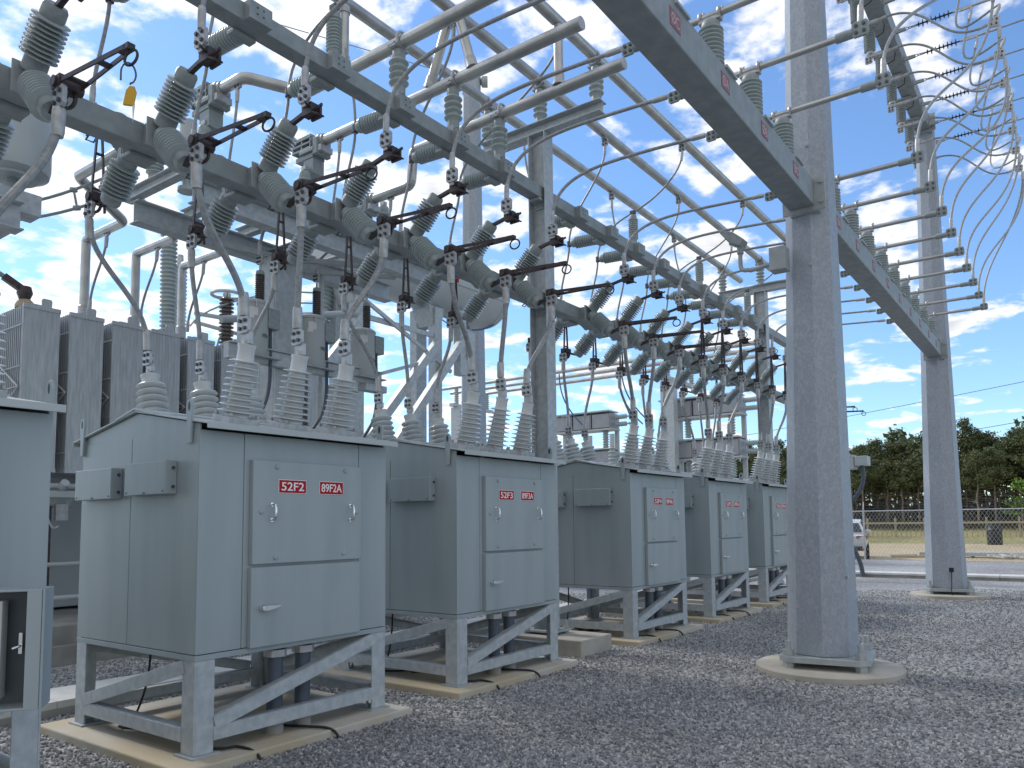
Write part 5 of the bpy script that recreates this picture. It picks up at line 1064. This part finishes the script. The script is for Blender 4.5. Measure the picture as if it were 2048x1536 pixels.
# parked white vehicle beyond the fence, rear three-quarter view
def car():
    cx, cy = 35.3, 8.2; a = R(12); u = Vector((math.cos(a), math.sin(a), 0)); v = Vector((-u.y, u.x, 0))    # u = forward
    T = Thing('parked_car', 'white crossover parked beyond the fence, half hidden by the near pole', 'car', (cx, cy, 0))
    def P(f, s, z): return Vector((cx, cy, 0))+u*f+v*s+Vector((0, 0, z))
    sec = [(-2.15, .55, .95, .80), (-2.05, .42, 1.02, .88), (-1.6, .36, 1.10, .92), (-.6, .32, 1.08, .94), (.6, .32, 1.04, .94), (1.5, .36, .98, .90), (2.05, .42, .86, .80), (2.2, .5, .74, .70)]
    b = MB(); vs = []
    for f, zl, zh, w in sec:
        for s, z in ((-w*.9, zl), (-w, (zl+zh)/2), (-w*.93, zh), (0, zh+.03), (w*.93, zh), (w, (zl+zh)/2), (w*.9, zl)): vs.append(P(f, s, z))
    fs = []
    for i in range(len(sec)-1):
        for k in range(7): fs.append((i*7+k, i*7+(k+1) % 7, (i+1)*7+(k+1) % 7, (i+1)*7+k))
    fs += [tuple(range(7)), tuple(range((len(sec)-1)*7, len(sec)*7))]; b.add(vs, fs, 0, True)
    vs = []; cab = [(-1.95, 1.05, 1.08, .86, .82), (-1.5, 1.08, 1.55, .88, .66), (-.4, 1.06, 1.66, .90, .70), (.35, 1.04, 1.58, .88, .66), (1.15, 1.0, 1.03, .84, .80)]
    for f, z0, z1, w0, w1 in cab:
        for s, z in ((-w0, z0), (-w1, z1), (0, z1+.03), (w1, z1), (w0, z0)): vs.append(P(f, s, z))
    fs = []
    for i in range(len(cab)-1):
        for k in range(5): fs.append((i*5+k, i*5+(k+1) % 5, (i+1)*5+(k+1) % 5, (i+1)*5+k))
    fs += [tuple(range(5)), tuple(range(20, 25))]; b.add(vs, fs, 0, True)
    body = T.part('body', b, 'carw')
    b = MB()
    for s in (-1, 1):
        b.add([P(-1.45, s*.865, 1.13), P(-.3, s*.90, 1.12), P(-.35, s*.735, 1.58), P(-1.3, s*.71, 1.50)], [(0, 1, 2, 3)]); b.add([P(-.2, s*.90, 1.12), P(.85, s*.87, 1.08), P(.35, s*.72, 1.50), P(-.22, s*.735, 1.58)], [(0, 1, 2, 3)])
    b.add([P(-1.94, -.72, 1.14), P(-1.94, .72, 1.14), P(-1.58, .60, 1.50), P(-1.58, -.60, 1.50)], [(0, 1, 2, 3)])
    T.part('windows', b, 'glass')
    for s in (-1, 1):
        b = MB(); b.add([P(-2.165, s*.50, .98), P(-2.13, s*.80, .98), P(-1.85, s*.93, 1.02), P(-1.85, s*.935, .86), P(-2.15, s*.82, .84), P(-2.175, s*.50, .88)], [(0, 1, 2, 3, 4, 5)]); T.part('tail_lamp', b, 'tail')
        for f in (-1.4, 1.35):
            b = MB(); c = P(f, s*.78, .34); b.lathe(c, v*s, [(0, .33), (.04, .34), (.16, .34), (.18, .30)], 24); w = T.part('wheel', b, 'tyre'); b = MB(); b.lathe(c+v*s*.165, v*s, [(0, .21), (.02, .20)], 20); T.part('rim', b, 'cast', parent=w)
    b = MB(); b.add([P(-2.19, -.7, .40), P(-2.19, .7, .40), P(-2.19, .7, .56), P(-2.19, -.7, .56), P(-2.0, -.85, .38), P(-2.0, .85, .38)], [(0, 1, 2, 3), (0, 1, 5, 4)]); T.part('rear_bumper', b, 'blackp')
    for s in (-1, 1): b = MB(); b.box(*sorted((P(.75, s*.98, 1.1).x-.08, P(.75, s*.98, 1.1).x+.08)), *sorted((P(.75, s*.98, 1.1).y-.1, P(.75, s*.98, 1.1).y+.1)), 1.05, 1.2); T.part('mirror', b, 'carw', bevel=.03)
car()

# power lines far away
for i, (y0, z0, y1, z1) in enumerate(((60, 7.5, -60, 22.5), (60, 6.0, -60, 19.0), (60, 12, -60, 27.5))):
    b = MB(); b.tube([(110, y0+(y1-y0)*k/10, z0+(z1-z0)*k/10-1.2*math.sin(math.pi*k/10)) for k in range(11)], .035, 4); single('power_line', b, 'bolt', f"thin distant power line above the tree tops, {('middle', 'lowest', 'highest')[i]} of three", 'power line', 'distant power lines')

# ------------------------------------------------------------------ trees
def pine_meshes(seed, h):
    rn = random.Random(seed); tr = MB(); lv = []; lf = []
    pts = [Vector((rn.uniform(-.02, .02)*k, rn.uniform(-.02, .02)*k, h*k/8)) for k in range(9)]
    for k in range(8): tr.cyl(pts[k], pts[k+1], .11*(1-k/9), .11*(1-(k+1)/9), 6)
    base = h*rn.uniform(.48, .62)
    nb = 46
    for i in range(nb):
        f = (i+rn.random())/nb; z = base+(h*1.0-base)*f; L_ = (1.35*(1-f)**.75+.25)*rn.uniform(.6, 1.2); a = rn.random()*6.283; d = Vector((math.cos(a), math.sin(a), rn.uniform(.05, .5)))
        p = Vector((pts[min(8, int(z/h*8))].x, pts[min(8, int(z/h*8))].y, z)); q = p+d*L_
        if i % 2 == 0: tr.bar(p, q, .035, .035)
        for c in range(int(8+12*L_)):
            t = rn.uniform(.30, 1.05); cc = p+(q-p)*t+Vector((rn.gauss(0, .13), rn.gauss(0, .13), rn.gauss(0, .10)))
            for w in range(5):
                n = Vector((rn.gauss(0, 1), rn.gauss(0, 1), rn.gauss(0, 1))).normalized(); s_ = rn.uniform(.06, .15); e = n.orthogonal().normalized(); g_ = n.cross(e); o = len(lv); c2 = cc+Vector((rn.gauss(0, .12), rn.gauss(0, .12), rn.gauss(0, .10)))
                lv.extend([c2-e*s_, c2+g_*s_*.35, c2+e*s_, c2-g_*s_*.35]); lf.append((o, o+1, o+2, o+3))
    for i in range(16):     # dead lower limbs
        z = base*rn.uniform(.35, 1.0); a = rn.random()*6.283; p = Vector((0, 0, z)); tr.bar(p, p+Vector((math.cos(a), math.sin(a), rn.uniform(-.1, .25)))*rn.uniform(.5, 1.3), .022, .022)
    cr = MB(); cr.add(lv, lf); return tr, cr
VAR = []
for v in range(6):
    h = (6.7, 5.9, 7.6, 5.3, 7.1, 6.4)[v]; tr, cr = pine_meshes(v, h); VAR.append((tr, cr, h))
PT = {}
rn = random.Random(3)
spots = []
for row, x in enumerate((68, 70.5, 73.5, 77, 82)):
    y = -10+rn.uniform(0, 1)
    while y < 46:
        if x > 70 or not (2 < y < 4.2): spots.append((x+rn.uniform(-1, 1), y, row))
        y += rn.uniform(.8, 1.6)
words = ['slender pine with bare lower trunk', 'shorter bushy pine', 'tall pine rising above its neighbours', 'young low pine', 'tall thin crowned pine', 'broad crowned pine']
for i, (x, y, row) in enumerate(spots[:240]):
    k = rn.randrange(6); lbl = f"{words[k]} in the wood beyond the timber fence"
    sc = rn.uniform(.82, 1.08)*(.92 if y > 11 else 1.0)*(1.0+.045*row)
    if k not in PT:
        T = Thing('pine_tree', lbl, 'pine tree', (x, y, 1.15), 'pines in the wood beyond the fence'); T.part('trunk', VAR[k][0], 'bark', False); T.part('crown', VAR[k][1], 'needle', False); o = PT[k] = T.o
    else: o = clone(PT[k], (x, y, 1.15), lbl, 0)
    o.rotation_euler.z = rn.random()*6.28; o.scale = (sc*1.05, sc*1.05, sc)
# fresh green sapling by the far pole
T = Thing('sapling', 'bright green young broadleaf tree at the wood edge beside the far pole', 'young tree', (66, 3.2, .75)); rs = random.Random(9)
b = MB(); b.cyl((0, 0, 0), (.05, 0, 3.4), .05, .015, 6); lv = []; lf = []
for i in range(26):
    z = .6+rs.random()*2.9; a = rs.random()*6.28; L_ = (1.15-.25*z)*rs.uniform(.6, 1.2)+.15; p = Vector((0, 0, z)); q = p+Vector((math.cos(a), math.sin(a), .35))*L_; b.bar(p, q, .02, .02)
    for c in range(46):
        t = rs.uniform(.25, 1.1); cc = p+(q-p)*t+Vector((rs.gauss(0, .14), rs.gauss(0, .14), rs.gauss(0, .10))); n = Vector((rs.gauss(0, 1), rs.gauss(0, 1), rs.gauss(0, 1))).normalized(); e = n.orthogonal().normalized(); g_ = n.cross(e); s_ = rs.uniform(.05, .11); o = len(lv); lv.extend([cc-e*s_, cc+g_*s_*.7, cc+e*s_, cc-g_*s_*.7]); lf.append((o, o+1, o+2, o+3))
T.part('trunk', b, 'bark', False); b = MB(); b.add(lv, lf); T.part('crown', b, 'leafb', False)
# bare undergrowth and the far wood as masses
rs = random.Random(11); b = MB()
for i in range(3800):
    x = rs.uniform(66, 86); y = rs.uniform(-14, 48); h = rs.uniform(.4, 2.6) if x > 68 else rs.uniform(.2, .9); d = Vector((rs.gauss(0, .2), rs.gauss(0, .2), 1)); z0 = .75 if x < 68 else 1.2; w = rs.uniform(.02, .05); p = Vector((x, y, z0)); b.bar(p, p+d*h, w, w)
    for k in range(3): q = p+d*h*rs.uniform(.3, .9); b.bar(q, q+Vector((rs.gauss(0, .4), rs.gauss(0, .4), rs.uniform(.1, .6))), .02, .02)
o = build('undergrowth', b, 'brush'); tag(o, 'bare brown undergrowth between the pine trunks', 'undergrowth', None, 'stuff')
b = MB(); lv = []; lf = []
for i in range(30000):
    y = rs.uniform(-30, 90); x = rs.uniform(88, 97); top = 9.6+1.2*math.sin(y*.55)+.9*math.sin(y*1.7+1)+rs.uniform(-.6, .6)
    if y > 20: top -= min(2.6, (y-20)*.13)
    z = 1.4+(top-1.4)*rs.random()**.95; cc = Vector((x, y, z)); n = Vector((rs.gauss(0, 1)-.4, rs.gauss(0, 1), rs.gauss(0, .7))).normalized(); e = n.orthogonal().normalized(); g_ = n.cross(e); s_ = rs.uniform(.18, .46); o_ = len(lv); lv.extend([cc-e*s_, cc+g_*s_*.6, cc+e*s_, cc-g_*s_*.6]); lf.append((o_, o_+1, o_+2, o_+3))
b.add(lv, lf); o = build('far_wood', b, 'needle'); tag(o, 'dense far pine wood closing the view', 'wood', None, 'stuff')
